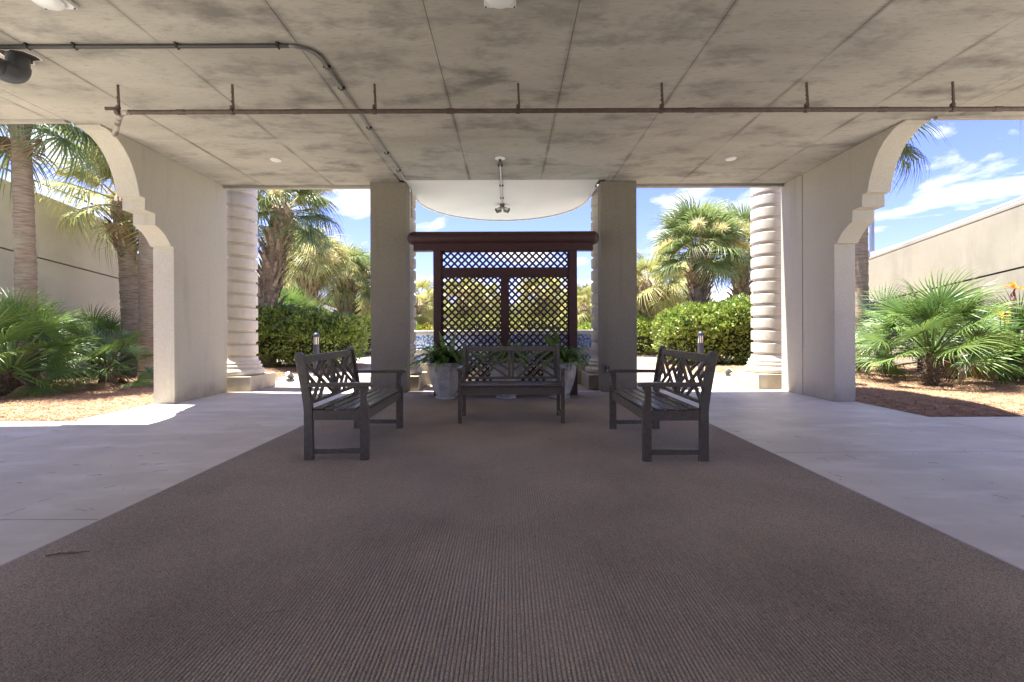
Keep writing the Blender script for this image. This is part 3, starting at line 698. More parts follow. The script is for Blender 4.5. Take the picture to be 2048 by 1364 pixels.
# conduit
CZ = H - .022
root = empty('electrical_conduit', (-1.75, 4, CZ), 0, 'thin conduit clipped to the ceiling, bending towards the left middle pillar', 'conduit')
rx, ry = -1.75, 3.97
b = MB(); b.tube([(-6.3, ry, CZ), (rx - .20, ry, CZ)], .0175, 10); o = b.mesh('conduit_run', m=M['condark']); autosmooth(o); local(obj('conduit_run', o, None, root), root)  # dark colour stands for this run being backlit
pts = [(rx - .20, ry, CZ)] + [(rx - .20 + .20 * math.sin(a), ry + .20 - .20 * math.cos(a), CZ) for a in [math.pi / 2 * i / 10 for i in range(1, 11)]] + [(rx, 4.66, CZ)]
b = MB(); b.tube(pts, .0175, 10); o = b.mesh('bend', m=M['conduit']); autosmooth(o); local(obj('bend', o, None, root), root)
b = MB(); b.tube([(rx, 4.66, CZ), (rx, 7.60, CZ), (rx, 7.68, CZ - .003), (rx - .0, 8.02, CZ - .01), (rx, 8.05, CZ - .05), (rx, 8.05, CZ - .5)], .0115, 10); o = b.mesh('conduit_run', m=M['conduit']); autosmooth(o); local(obj('conduit_run', o, None, root), root)
def clip(x, y, along, parent, m='condark'):
    b = MB()
    if along == 'x': b.box(x - .008, x + .008, y - .035, y + .035, CZ - .002, H - .002); b.box(x - .007, x + .007, y - .021, y + .021, CZ - .021, CZ)
    else: b.box(x - .035, x + .035, y - .008, y + .008, CZ - .002, H - .002); b.box(x - .016, x + .016, y - .007, y + .007, CZ - .016, CZ)
    local(b.obj('clip', M[m], parent), parent)
for x in (-6.1, -5.4, -4.28, -3.86, -2.95, -2.05): clip(x, ry, 'x', root)
for y in (4.3, 4.68, 5.6, 6.4, 7.1): clip(rx, y, 'y', root)
# drain pipe
root = empty('drain_pipe', (-4.56, 4.14, H), 0, 'dark grey plastic drain pipe dropping from a ragged hole in the ceiling', 'drain pipe')
b = MB(); b.tube([(0, 0, -.003), (0, 0, -.10)], .083, 20); o = b.mesh('socket', m=M['pvc']); autosmooth(o); obj('socket', o, None, root)
b = MB(); b.tube([(0, 0, -.095)] + [(0, -.10 + .10 * math.cos(a), -.10 - .10 * math.sin(a)) for a in [math.pi / 2 * i / 8 for i in range(9)]] + [(0, -.16, -.20)], .090, 20); o = b.mesh('elbow', m=M['pvc']); autosmooth(o); obj('elbow', o, None, root)
b = MB(); b.tube([(0, -.15, -.20), (0, -4.5, -.27)], .078, 20); o = b.mesh('pipe', m=M['pvc']); autosmooth(o); obj('pipe', o, None, root)
b = MB(); n = 26
ring = [((.115 + .02 * mnoise.noise(Vector((math.cos(a) * 2, math.sin(a) * 2, 5)))) * math.cos(a) + (.05 if math.cos(a) > .7 else 0), (.105 + .02 * math.sin(5 * a)) * math.sin(a), -.0025) for a in [2 * math.pi * i / n for i in range(n)]]
b.add(ring, [tuple(range(n))]); b.obj('ceiling_hole', M['soil'], root)
b = MB(); b.add([(p[0], p[1], -.004) for p in ring] + [(p[0] * 1.13, p[1] * 1.13, -.0035) for p in ring], [(i, (i + 1) % n, (i + 1) % n + n, i + n) for i in range(n)]); b.obj('broken_edge', M['white_stucco'], root)
# discs and square fixtures
for x, y, l in ((-3.48, 6.66, 'round white cover plate on the ceiling left of the conduit'), (3.34, 6.68, 'round white cover plate on the ceiling in the right half')):
    b = MB(); b.lathe([(.078, -.001), (.078, -.012), (.065, -.022), (.001, -.024)], 28, (0, 0, 0), cap=False); me = b.mesh('cover_plate', m=M['whiteplastic']); autosmooth(me)
    tag(obj('cover_plate', me, None, None, loc=(x, y, H)), l, 'cover plate', 'ceiling cover plates')
for x, l in ((-.06, 'square white ceiling light cut by the top edge near the middle'), (-3.50, 'square white ceiling light cut by the top edge at the left')):
    root = empty('ceiling_light', (x, 3.37, H), 0, l, 'ceiling light', 'square ceiling lights')
    b = MB(); b.box(-.125, .125, -.125, .125, -.035, -.002); b.obj('housing', M['whiteplastic'], root, bevel=.006)
    b = MB(); b.lathe([(.11, -.035), (.108, -.055), (.08, -.075), (.001, -.08)], 24, cap=False); me = b.mesh('diffuser', m=M['lampglass']); autosmooth(me); obj('diffuser', me, None, root)
    for sx in (-1, 1):
        b = MB(); b.lathe([(.007, -.035), (.007, -.04)], 8, (sx * .112, .112, 0)); b.obj('screw', M['condark'], root)
# flood light
root = empty('flood_light', (-.125, 9.12, H), 0, 'twin head flood light fed by a straight conduit under the canopy', 'flood light')
b = MB(); b.tube([(0, -2.30, -.016), (0, -.05, -.018)], .0135, 8); o = b.mesh('conduit', m=M['conduit']); autosmooth(o); obj('conduit', o, None, root)
b = MB(); b.lathe([(.075, -.001), (.075, -.008), (.03, -.014)], 20, (0, -2.47, 0)); b.obj('ceiling_plate', M['whiteplastic'], root)
b = MB(); b.tube([(0, -2.47, -.012), (0, -2.45, -.03), (0, -2.30, -.026)], .020, 8); b.obj('stub', M['condark'], root)
for y in (-2.22, -1.25, -.5): b = MB(); b.box(-.035, .035, y - .008, y + .008, -.03, -.001); b.obj('clip', M['condark'], root)
b = MB(); b.box(-.045, .045, -.06, .06, -.07, -.001); b.obj('junction_box', M['bronze'], root, bevel=.006)
for s in (-1, 1):
    h = empty('head', (s * .085, .05, -.085)); h.parent = root; h.rotation_euler = (R(40), 0, R(-25 * s))
    del h
    b = MB(); b.box(-.055, .055, -.035, .035, -.045, .045)
    o = b.obj('lamp_head', M['bronze'], root, bevel=.008, loc=(s * .085, .04, -.10), rot=(R(-35), R(s * 20), R(-20 * s)))
    b = MB(); b.box(-.045, .045, -.040, -.0355, -.037, .037); b.obj('lens', M['lampglass'], o)
for e in [o for o in C.objects if o.name.startswith('head')]: bpy.data.objects.remove(e)

# ------------------------------------------------------------------ PALMS
def fan_mesh(name, L, pet, nleaf, spread, droop, cup, m, seed, w=.05, tip=.35):
    rnd = random.Random(seed); b = MB()
    b.tube([(0, 0, 0), (pet * .5, 0, pet * .04), (pet, 0, 0)], [.022, .014, .010], 4, False)
    for i in range(nleaf):
        a = -spread + 2 * spread * i / (nleaf - 1) + rnd.uniform(-.03, .03)
        ln = L * (.62 + .38 * math.cos(a * .62)) * rnd.uniform(.88, 1.04)
        d = Vector((math.cos(a), math.sin(a), 0)); q = Vector((-math.sin(a), math.cos(a), 0))
        st = (0, .3, .58, .8, 1.0); ww = (.25, 1, .85, .5, .04); vs = []
        dr = droop * rnd.uniform(.7, 1.3); tp = tip * rnd.uniform(.4, 1.7); tw = rnd.uniform(-.5, .5)
        for t, wv in zip(st, ww):
            r = ln * t
            z = cup * abs(math.sin(a)) * r - dr * ln * t * t - tp * ln * max(0, t - .55) ** 2 * 3 - .10 * math.cos(a) * r
            rr = r * (1 - .25 * tp * max(0, t - .5))
            c = Vector((pet - .03, 0, 0)) + d * rr + Vector((0, 0, z))
            hw = L * w * wv * .5; u = q * math.cos(tw * t) + Vector((0, 0, 1)) * math.sin(tw * t) + Vector((0, 0, .5 if i % 2 else -.5)) * .5
            u.normalize(); vs += [c - u * hw, c + u * hw]
        b.add(vs, [(2 * k, 2 * k + 1, 2 * k + 3, 2 * k + 2) for k in range(4)])
    return b.raw(name, m)
FV = {}
def fans(kind):
    if kind in FV: return FV[kind]
    p = dict(palm=('frond', 1.0, .85, 46, 2.15, .34, .12, .038, .7), gold=('frond_gold', 1.0, .85, 44, 2.15, .36, .12, .036, .8),
             palmetto=('palmetto', .58, .66, 36, 1.95, .12, .16, .034, .28), blue=('palmetto_blue', .54, .6, 30, 1.9, .05, .22, .036, .12),
             stiff=('frond', .95, .7, 46, 1.9, .14, .18, .038, .45))[kind]
    FV[kind] = [fan_mesh('frond', p[1] * s, p[2], p[3], p[4], p[5] * d, p[6], M[p[0]], 100 + i, p[7], p[8]) for i, (s, d) in enumerate(((1, 1), (.92, 1.4), (1.05, .7), (.97, 1.1)))]
    return FV[kind]
dead_fan = fan_mesh('dead_frond', .7, .5, 18, 1.2, .7, 0, M['deadfrond'], 5, .06, 1.2)
# a boot: split leaf base
bt = MB()
bt.add([(0, -.045, 0), (0, .045, 0), (.05, .05, .02), (.05, -.05, .02), (.11, .028, .20), (.11, -.028, .20), (.075, -.022, .20), (.075, .022, .20), (.17, .03, .30), (.17, -.03, .30), (.155, 0, .31)],
       [(0, 3, 2, 1), (2, 3, 5, 4), (1, 2, 4, 7), (0, 6, 5, 3), (1, 7, 6, 0), (4, 5, 9, 8), (8, 9, 10), (7, 4, 8), (5, 6, 9), (6, 7, 10)])
boot_me = bt.raw('boot', M['boot'])
def plume_mesh(seed):
    rnd = random.Random(seed); b = MB()
    L = .75; spine = [(L * t, 0, .12 * math.sin(t * 3) - .18 * t * t) for t in [i / 8 for i in range(9)]]
    b.tube(spine, [.012] * 9, 4, False)
    for i in range(760):
        t = rnd.uniform(.25, 1.0); k = min(int(t * 8), 7); p = Vector(spine[k]).lerp(Vector(spine[k + 1]), t * 8 - k)
        d = Vector((rnd.gauss(.5, .6), rnd.gauss(0, 1), rnd.gauss(-.1, .9))).normalized(); ln = rnd.uniform(.06, .26) * (1.25 - t * .6)
        q = d.cross(Vector((rnd.gauss(0, 1), rnd.gauss(0, 1), rnd.gauss(0, 1)))).normalized() * .006
        b.add([p - q, p + q, p + d * ln + q * .6, p + d * ln - q * .6], [(0, 1, 2, 3)])
    return b.raw('flower_plume', M['plume'])
plumes = [plume_mesh(i) for i in range(3)]
def palm(x, y, h, r, label, kind='palm', nf=30, scale=1.0, boots=0, nplume=0, lean=(0, 0), dead=2, seed=1, top_only=False, botz=0, crown=(-62, 78), smooth_r=None):
    rnd = random.Random(seed); root = empty('palm_tree', (x, y, botz), 0, label, 'palm tree', 'palm trees')
    b = MB(); n = int(h / .07); pts = []; rs = []
    for i in range(n + 1):
        t = i / n; z = h * t
        rr = r * (1.12 - .22 * t + .10 * math.exp(-t * 12)) * (1 + (.025 if i % 2 else -.012) + .02 * mnoise.noise(Vector((z * 3, seed, 0))))
        pts.append((lean[0] * t * t, lean[1] * t * t, z)); rs.append(rr)
    b.tube(pts, rs, 16); me = b.mesh('trunk', m=M['trunk']); 
    for v in me.vertices:
        d = mnoise.noise(Vector((v.co.x * 6, v.co.y * 6, v.co.z * 9 + seed))) * r * .09; c = Vector((v.co.x - lean[0] * (v.co.z / h) ** 2, v.co.y - lean[1] * (v.co.z / h) ** 2, 0)); v.co += c.normalized() * d
    autosmooth(me, 60); obj('trunk', me, None, root)
    top = Vector((lean[0], lean[1], h))
    # fibrous head
    b = MB(); b.lathe([(r * .95, -.35), (r * 1.25, -.1), (r * 1.15, .15), (r * .5, .42), (.02, .55)], 14, top); b.obj('crown_shaft', M['boot'], root)
    if boots:
        hb = min(h - .1, boots); nb = int(hb * 34)
        for i in range(nb):
            t = i / nb; z = h - hb + hb * t + .05; a = i * 2.39996 + rnd.uniform(-.15, .15); tt = z / h
            rr = r * .92
            o = obj('boot', boot_me, None, root, loc=(lean[0] * tt * tt + rr * math.cos(a), lean[1] * tt * tt + rr * math.sin(a), z - .1), rot=(rnd.uniform(-.5, .5), rnd.uniform(-.15, .35), a))
            k = rnd.uniform(.8, 1.35) * (r / .24); o.scale = (k, k, k)
    fv = fans(kind)
    for i in range(nf):
        t = i / (nf - 1); el = crown[0] + (crown[1] - crown[0]) * t ** .8 + rnd.uniform(-9, 9); a = i * 2.39996 + rnd.uniform(-.25, .25)
        o = obj('frond', fv[rnd.randrange(4)], None, root, loc=top + Vector((math.cos(a) * r * .6, math.sin(a) * r * .6, .05 + .35 * t)), rot=(rnd.uniform(-.5, .5), -R(el), a))
        k = scale * rnd.uniform(.85, 1.1); o.scale = (k, k, k); o.rotation_mode = 'XYZ'
    for i in range(dead):
        a = rnd.uniform(0, 6.28); o = obj('dead_frond', dead_fan, None, root, loc=top + Vector((math.cos(a) * r, math.sin(a) * r, -.05)), rot=(0, R(65), a)); o.scale = (scale * .8,) * 3
    for i in range(nplume):
        a = i * 2.4 + rnd.uniform(-.4, .4); el = rnd.uniform(0, 42)
        o = obj('flower_plume', plumes[i % 3], None, root, loc=top + Vector((math.cos(a) * .3, math.sin(a) * .3, .35)), rot=(0, -R(el), a)); k = scale * rnd.uniform(1.2, 1.7); o.scale = (k, k, k)
    return root
def PX(x, Y): return (x - 1018) * Y / 890
palm(-8.66, 8.0, 4.98, .138, 'tall smooth palm trunk nearest in the left bed before the ramp wall', nf=24, scale=.92, lean=(-.12, 0), seed=11, nplume=0, crown=(-34, 80))
palm(-9.30, 11.0, 4.10, .20, 'palm with a ragged shaggy neck at the end of the left ramp wall', nf=18, scale=.95, boots=1.2, lean=(-.22, 0), seed=12, nplume=5, crown=(-48, 75), kind='gold')
palm(-8.05, 10.0, 5.2, .205, 'brown ringed palm trunk just left of the left stucco pier', nf=20, scale=.85, seed=13, nplume=3, kind='gold', crown=(-40, 80))
palm(8.33, 10.6, 5.3, .185, 'slim brown palm trunk just right of the right stucco pier', nf=24, scale=.78, seed=14, nplume=1, crown=(-48, 70))
palm(10.2, 6.9, 5.75, .21, 'palm outside the right edge, only drooping leaf tips in view', nf=24, scale=.95, seed=15)
palm(PX(528, 13), 13.0, 4.45, .27, 'large palm with criss cross leaf bases beside the far left column', nf=34, scale=1.0, boots=3.2, lean=(.55, 0), seed=21, nplume=5, crown=(-38, 85))
palm(PX(618, 19), 19.0, 3.75, .34, 'squat palm with a bristling trunk and yellow plumes above the left hedge', nf=30, scale=1.15, boots=2.6, seed=22, nplume=9, kind='gold', crown=(-35, 80))
palm(PX(692, 22), 22.0, 3.45, .34, 'bristly palm nearest the left pillar above the left hedge', nf=30, scale=1.2, boots=2.4, seed=23, nplume=7, crown=(-35, 80))
palm(PX(735, 27), 27.0, 3.3, .32, 'distant pale palm partly hidden by the left pillar', nf=24, scale=1.3, seed=24, nplume=6, kind='gold')
palm(PX(575, 24), 24.0, 3.2, .32, 'distant yellowish palm between the big left palm and the squat one', nf=24, scale=1.2, seed=34, nplume=6, kind='gold')
palm(PX(1394, 15), 15.0, 3.5, .27, 'full round palm with yellow plumes rising over the right hedge', nf=40, scale=1.15, boots=2.2, seed=25, nplume=9, lean=(.1, 0), kind='stiff', crown=(-32, 85))
palm(PX(1484, 17.5), 17.5, 3.9, .26, 'palm half hidden by the far right column', nf=32, scale=1.2, boots=2.4, seed=26, nplume=5, kind='palm', crown=(-35, 85))
palm(PX(1302, 19), 19.0, 2.75, .42, 'stout shaggy grey palm beside the right pillar', nf=26, scale=1.05, boots=2.3, seed=27, nplume=7, kind='gold')
palm(PX(1345, 26), 26.0, 3.3, .3, 'distant golden palm left of the round palm over the right hedge', nf=22, scale=1.2, seed=35, nplume=6, kind='gold')
palm(PX(842, 22), 22.0, 2.15, .26, 'small palm over the tiled basin left of the trellis', nf=26, scale=.80, seed=28, nplume=5, kind='gold')
palm(PX(1168, 22), 22.0, 1.9, .26, 'small golden palm over the tiled basin right of the trellis', nf=26, scale=.85, seed=29, nplume=8, kind='gold')
palm(PX(925, 25), 25.0, 2.6, .28, 'golden palm seen through the left lattice panel', nf=26, scale=.95, seed=30, nplume=8, kind='gold')
palm(PX(1085, 25), 25.0, 2.7, .28, 'golden palm seen through the right lattice panel', nf=26, scale=.95, seed=31, nplume=8, kind='gold')
palm(PX(970, 31), 31.0, 2.7, .28, 'farther palm seen through the left lattice panel near the mullion', nf=22, scale=.95, seed=32, nplume=5, kind='gold')

# ------------------------------------------------------------------ PALMETTOS
def palmetto(x, y, label, kind='palmetto', nf=30, scale=1.0, trunk=.12, seed=1, spread=(-12, 85), deadn=0):
    rnd = random.Random(seed); root = empty('palmetto', (x, y, .03), 0, label, 'palmetto', 'palmettos in the pine straw beds')
    b = MB(); b.lathe([(.09, 0), (.12, .08), (.10, trunk + .15), (.04, trunk + .3)], 12); b.obj('trunk', M['bark'], root)
    if trunk > .2:
        b = MB()
        for i in range(150):
            a = i * 2.39996; t = i / 150; z = .03 + (trunk + .1) * t; e = -.5 + 1.5 * t + rnd.uniform(-.3, .3); L = rnd.uniform(.09, .19)
            p = Vector((.09 * math.cos(a), .09 * math.sin(a), z)); d = Vector((math.cos(a) * math.cos(e), math.sin(a) * math.cos(e), math.sin(e))); q = Vector((-math.sin(a), math.cos(a), 0)) * .016
            u = d.cross(q).normalized() * .008
            b.add([p - q, p + q, p + u, p - u, p + d * L], [(0, 2, 4), (2, 1, 4), (1, 3, 4), (3, 0, 4)])
        b.obj('old_leaf_stubs', M['stub'], root)
    for i in range(nf):
        t = i / (nf - 1); el = spread[0] + (spread[1] - spread[0]) * t ** 1.1 + rnd.uniform(-7, 7); a = i * 2.39996 + rnd.uniform(-.3, .3)
        o = obj('frond', fans(kind)[rnd.randrange(4)], None, root, loc=(.04 * math.cos(a), .04 * math.sin(a), trunk + .12 + .1 * t), rot=(rnd.uniform(-.7, .7), -R(el), a)); k = scale * rnd.uniform(.8, 1.12); o.scale = (k, k, k)
    for i in range(deadn):
        a = rnd.uniform(0, 6.28); o = obj('dead_frond', dead_fan, None, root, loc=(.06 * math.cos(a), .06 * math.sin(a), trunk + .1), rot=(rnd.uniform(-.5, .5), R(rnd.uniform(5, 30)), a)); o.scale = (.7,) * 3
palmetto(-8.15, 7.25, 'large bright palmetto filling the left edge of the left bed', nf=30, scale=1.12, trunk=.25, seed=1, spread=(-14, 80), deadn=2)
palmetto(-9.2, 8.3, 'bright palmetto behind the large one at the left edge', nf=28, scale=1.15, trunk=.35, seed=2, deadn=2)
palmetto(-7.55, 8.35, 'palmetto with drooping yellow green fans in the middle of the left bed', nf=18, scale=.9, trunk=.2, seed=3, spread=(-18, 70), deadn=3)
palmetto(-9.05, 10.2, 'silvery palmetto in front of the ringed palm trunk in the left bed', 'blue', nf=22, scale=.98, trunk=.15, seed=4, spread=(-5, 80))
palmetto(-10.1, 10.9, 'palmetto close to the left ramp wall, leaves reaching up it', nf=26, scale=1.1, trunk=.3, seed=5)
palmetto(-10.0, 6.4, 'palmetto just outside the left edge of view', nf=26, scale=1.15, trunk=.3, seed=15)
palmetto(7.72, 8.15, 'big dark trunked palmetto standing at the front of the right bed', nf=30, scale=1.22, trunk=.42, seed=6, spread=(-2, 82), deadn=1)
palmetto(8.55, 10.1, 'blue green palmetto next to the slim right palm trunk', 'blue', nf=22, scale=1.2, trunk=.5, seed=7, spread=(0, 85))
palmetto(9.6, 10.3, 'palmetto against the right ramp wall behind the big one', 'blue', nf=22, scale=1.1, trunk=.55, seed=8, spread=(0, 85))
palmetto(8.9, 9.0, 'green palmetto between the big one and the canna lilies', nf=20, scale=1.05, trunk=.3, seed=9, spread=(-10, 80), deadn=2)
palmetto(7.45, 9.6, 'low palmetto at the foot of the slim right palm trunk', nf=14, scale=.85, trunk=.1, seed=10, spread=(0, 60), deadn=2)
palmetto(10.2, 8.9, 'palmetto at the right edge behind the canna lilies', nf=26, scale=1.1, trunk=.3, seed=16)
palmetto(PX(575, 15.2), 15.2, 'palmetto peeking over the left hedge beside the big palm', nf=22, scale=1.2, trunk=1.1, seed=17)

# ------------------------------------------------------------------ CANNA LILIES
def canna_leaf(seed):
    rnd = random.Random(seed); b = MB(); L = .42; n = 8; vs = []
    for i in range(n + 1):
        t = i / n; w = .085 * math.sin(math.pi * (t * .93 + .05)) ** .75; x = L * t * .85; z = L * (.5 * t - .55 * t * t)
        vs += [(x, -w, z + w * .35), (x, 0, z), (x, w, z + w * .35)]
    fs = []
    for i in range(n): fs += [(3 * i, 3 * i + 1, 3 * i + 4, 3 * i + 3), (3 * i + 1, 3 * i + 2, 3 * i + 5, 3 * i + 4)]
    b.add(vs, fs); return b.raw('leaf', M['canna'], True)
cl = canna_leaf(1)
def petal():
    b = MB(); b.add([(0, 0, 0), (.06, -.045, .03), (.13, -.03, .03), (.165, 0, .005), (.13, .033, .03), (.06, .045, .03)], [(0, 1, 2, 3, 4, 5)]); return b
py_, po_ = petal().raw('petal', M['yellow']), petal().raw('petal_orange', M['orange'])
bb = MB(); bb.lathe([(.001, 0), (.012, .02), (.014, .05), (.002, .085)], 6, cap=False); bud = bb.raw('bud', M['maroon'])
def canna(x, y, h, label, fl, seed, buds=6, nl=9):
    rnd = random.Random(seed); root = empty('canna_lily', (x, y, .03), 0, label, 'canna lily', 'canna lilies at the right edge')
    b = MB(); tp = (rnd.uniform(-.05, .05), 0, h); b.tube([(0, 0, 0), (tp[0] * .3, .02, h * .5), tp], [.016, .012, .006], 6); b.obj('stem', M['canna'], root)
    for i in range(nl):
        a = i * 2.3 + rnd.uniform(-.3, .3); z = .08 + (h * .62) * i / nl
        o = obj('leaf', cl, None, root, loc=(0, 0, z), rot=(rnd.uniform(-.3, .3), -R(rnd.uniform(15, 55)), a)); k = rnd.uniform(.9, 1.4); o.scale = (k, k, k)
    if fl is not None:
        for i in range(7):
            a = i * 2.4; o = obj('petal', fl, None, root, loc=(tp[0], 0, h - .02 + .012 * i), rot=(0, -R(rnd.uniform(-20, 50)), a))
    for i in range(buds):
        o = obj('bud', bud, None, root, loc=(tp[0] + rnd.uniform(-.03, .03), rnd.uniform(-.03, .03), h - .22 + i * .035), rot=(rnd.uniform(-.6, .6), rnd.uniform(-.6, .6), 0))
canna(9.74, 8.55, 1.80, 'tallest canna lily with orange yellow bloom at the right edge', po_, 1)
canna(9.58, 8.50, 1.60, 'canna lily with a maroon seed head left of the tallest bloom', None, 2, 9)
canna(9.08, 8.20, 1.24, 'canna lily with a yellow bloom among the palmetto fans', py_, 3, 0, 6)
canna(9.75, 8.15, 1.0, 'low leafy canna lily without flowers at the right edge', None, 4, 0, 11)
canna(9.25, 8.3, 1.5, 'thin bare canna stalk with small buds beside the yellow bloom', None, 5, 7, 4)
canna(9.95, 8.9, 1.3, 'leafy canna lily close to the right ramp wall', None, 6, 0, 10)

# ------------------------------------------------------------------ HEDGES AND FAR TREES
def leafcloud(name, label, cat, boxes, n, leaf, m, core=True, seed=1, group=None, stems=6, trunk=None, lime=None):
    # boxes: (cx, cy, z0, rx, ry, rz) super-ellipsoids
    rng = np.random.default_rng(seed); rnd = random.Random(seed)
    cx0, cy0 = boxes[0][0], boxes[0][1]
    root = empty(name, (cx0, cy0, 0), 0, label, cat, group)
    V = []; tot = sum(b_[3] * b_[5] + b_[3] * b_[4] for b_ in boxes)
    for bx in boxes:
        k = int(n * (bx[3] * bx[5] + bx[3] * bx[4]) / tot)
        d = rng.normal(size=(k, 3)); d /= np.linalg.norm(d, axis=1)[:, None]; d[:, 2] = np.abs(d[:, 2]) * np.where(rng.random(k) < .8, 1, -1)
        e = 2.7; s = (np.abs(d) ** e).sum(1) ** (-1 / e); p = d * s[:, None]
        nz = np.array([mnoise.fractal(Vector((float(q[0]) * bx[3] * 1.5, float(q[1]) * bx[4] * 1.5, float(q[2]) * bx[5] * 1.5 + seed)), 1, 2, 4) for q in p])
        f = 1 + .27 * nz - rng.random(k) ** 1.6 * .22
        c = np.stack([bx[0] + p[:, 0] * bx[3] * f, bx[1] + p[:, 1] * bx[4] * f, bx[2] + p[:, 2] * bx[5] * f], 1)
        V.append((c, d))
    c = np.concatenate([v[0] for v in V]); d = np.concatenate([v[1] for v in V]); k = len(c)
    keep = c[:, 2] > .05; c = c[keep]; d = d[keep]; k = len(c)
    r1 = rng.normal(size=(k, 3)) * .75 + d * .7 + np.array([0, 0, .35]); r1 /= np.linalg.norm(r1, axis=1)[:, None]
    r2 = np.cross(r1, rng.normal(size=(k, 3))); r2 /= np.linalg.norm(r2, axis=1)[:, None]
    r3 = np.cross(r1, r2)
    sz = (leaf * rng.uniform(.65, 1.25, k))[:, None]
    a = c; b_ = c + r1 * sz * .5 + r2 * sz * .24 + r3 * sz * .05; e_ = c + r1 * sz; f_ = c + r1 * sz * .5 - r2 * sz * .24 + r3 * sz * .05
    vs = np.stack([a, b_, e_, f_], 1).reshape(-1, 3) - np.array([cx0, cy0, 0])
    me = bpy.data.meshes.new('foliage'); me.vertices.add(4 * k); me.vertices.foreach_set('co', vs.ravel())
    me.loops.add(6 * k); idx = np.arange(k)[:, None] * 4 + np.array([0, 1, 2, 0, 2, 3]); me.loops.foreach_set('vertex_index', idx.ravel().astype(np.int32))
    me.polygons.add(2 * k); me.polygons.foreach_set('loop_start', np.arange(2 * k, dtype=np.int32) * 3); me.update(); me.validate()
    me.materials.append(m); obj('foliage', me, None, root)
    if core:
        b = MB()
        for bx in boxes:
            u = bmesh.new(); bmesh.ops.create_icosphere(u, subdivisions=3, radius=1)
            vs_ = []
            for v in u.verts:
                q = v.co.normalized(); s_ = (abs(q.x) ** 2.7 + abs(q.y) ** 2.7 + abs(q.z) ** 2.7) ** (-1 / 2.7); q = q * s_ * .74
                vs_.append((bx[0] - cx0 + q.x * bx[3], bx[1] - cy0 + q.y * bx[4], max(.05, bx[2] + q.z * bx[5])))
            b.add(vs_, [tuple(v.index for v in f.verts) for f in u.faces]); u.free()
        b.obj('dark_core', M['hedge_core'], root)  # solid dark core added to block the view through the leaves
    for i in range(stems):
        bx = boxes[i % len(boxes)]; xx = bx[0] - cx0 + rnd.uniform(-.7, .7) * bx[3]; yy = bx[1] - cy0 + rnd.uniform(-.6, .3) * bx[4]
        b = MB(); b.tube([(xx, yy, 0), (xx + rnd.uniform(-.1, .1), yy, bx[2] * .6), (xx + rnd.uniform(-.2, .2), yy, bx[2])], [.04, .03, .02] if not trunk else [trunk, trunk * .8, trunk * .5], 6); b.obj('stem' if not trunk else 'trunk', M['bark'], root)
    return root
G = 'clipped shrubs round the plaza'
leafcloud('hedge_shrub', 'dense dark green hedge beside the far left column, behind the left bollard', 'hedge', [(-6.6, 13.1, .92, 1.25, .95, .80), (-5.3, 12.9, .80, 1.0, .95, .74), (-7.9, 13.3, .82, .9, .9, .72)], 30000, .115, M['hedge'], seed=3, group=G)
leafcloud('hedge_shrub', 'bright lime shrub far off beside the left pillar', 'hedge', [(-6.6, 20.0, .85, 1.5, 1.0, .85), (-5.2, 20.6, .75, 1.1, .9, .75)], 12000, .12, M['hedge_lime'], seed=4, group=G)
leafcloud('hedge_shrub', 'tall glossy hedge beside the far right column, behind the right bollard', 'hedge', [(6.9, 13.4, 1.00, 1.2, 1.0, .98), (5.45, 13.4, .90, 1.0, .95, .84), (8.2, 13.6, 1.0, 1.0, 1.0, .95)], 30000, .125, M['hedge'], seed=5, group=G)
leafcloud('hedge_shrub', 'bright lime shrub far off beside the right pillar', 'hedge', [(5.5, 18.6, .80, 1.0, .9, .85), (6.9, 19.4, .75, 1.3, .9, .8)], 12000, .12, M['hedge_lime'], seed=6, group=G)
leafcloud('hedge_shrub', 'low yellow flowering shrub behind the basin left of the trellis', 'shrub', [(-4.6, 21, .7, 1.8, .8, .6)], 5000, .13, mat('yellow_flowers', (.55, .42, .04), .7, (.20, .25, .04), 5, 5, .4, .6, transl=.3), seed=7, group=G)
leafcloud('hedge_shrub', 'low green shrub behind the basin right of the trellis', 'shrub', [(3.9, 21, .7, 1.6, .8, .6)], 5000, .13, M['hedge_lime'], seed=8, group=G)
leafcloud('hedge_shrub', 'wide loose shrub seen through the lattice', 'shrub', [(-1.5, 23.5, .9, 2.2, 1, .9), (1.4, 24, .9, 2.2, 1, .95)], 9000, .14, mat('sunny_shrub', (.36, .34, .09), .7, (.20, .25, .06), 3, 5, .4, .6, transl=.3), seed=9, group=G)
gt = 'broadleaf trees on the skyline'
k = 0
for x, y, h, w in ((-30, 52, 5.5, 6), (-20, 50, 5.0, 5), (-11, 48, 4.8, 5), (-3, 50, 4.4, 4.6), (4, 49, 4.6, 4.6), (9.2, 44, 5.6, 4.4), (17, 48, 5.2, 5.5), (26, 52, 5.6, 6), (35, 55, 6, 6)):
    leafcloud('broadleaf_tree', ['broadleaf tree at the far left end of the skyline', 'broadleaf tree on the skyline beyond the big left palm', 'broadleaf tree on the skyline beside the left pillar', 'broadleaf tree behind the left lattice panel', 'broadleaf tree behind the right lattice panel', 'rounded green tree showing between trellis and right pillar', 'broadleaf tree on the skyline beyond the round palm', 'broadleaf tree on the skyline beyond the right hedge', 'broadleaf tree at the far right end of the skyline'][k], 'tree', [(x, y, h * .52, w * .75, 2.2, h * .40), (x + w * .3, y + 1, h * .62, w * .45, 2, h * .36)], 5000, .42, M['fartree'], seed=20 + k, group=gt, stems=1, trunk=.22)
    k += 1

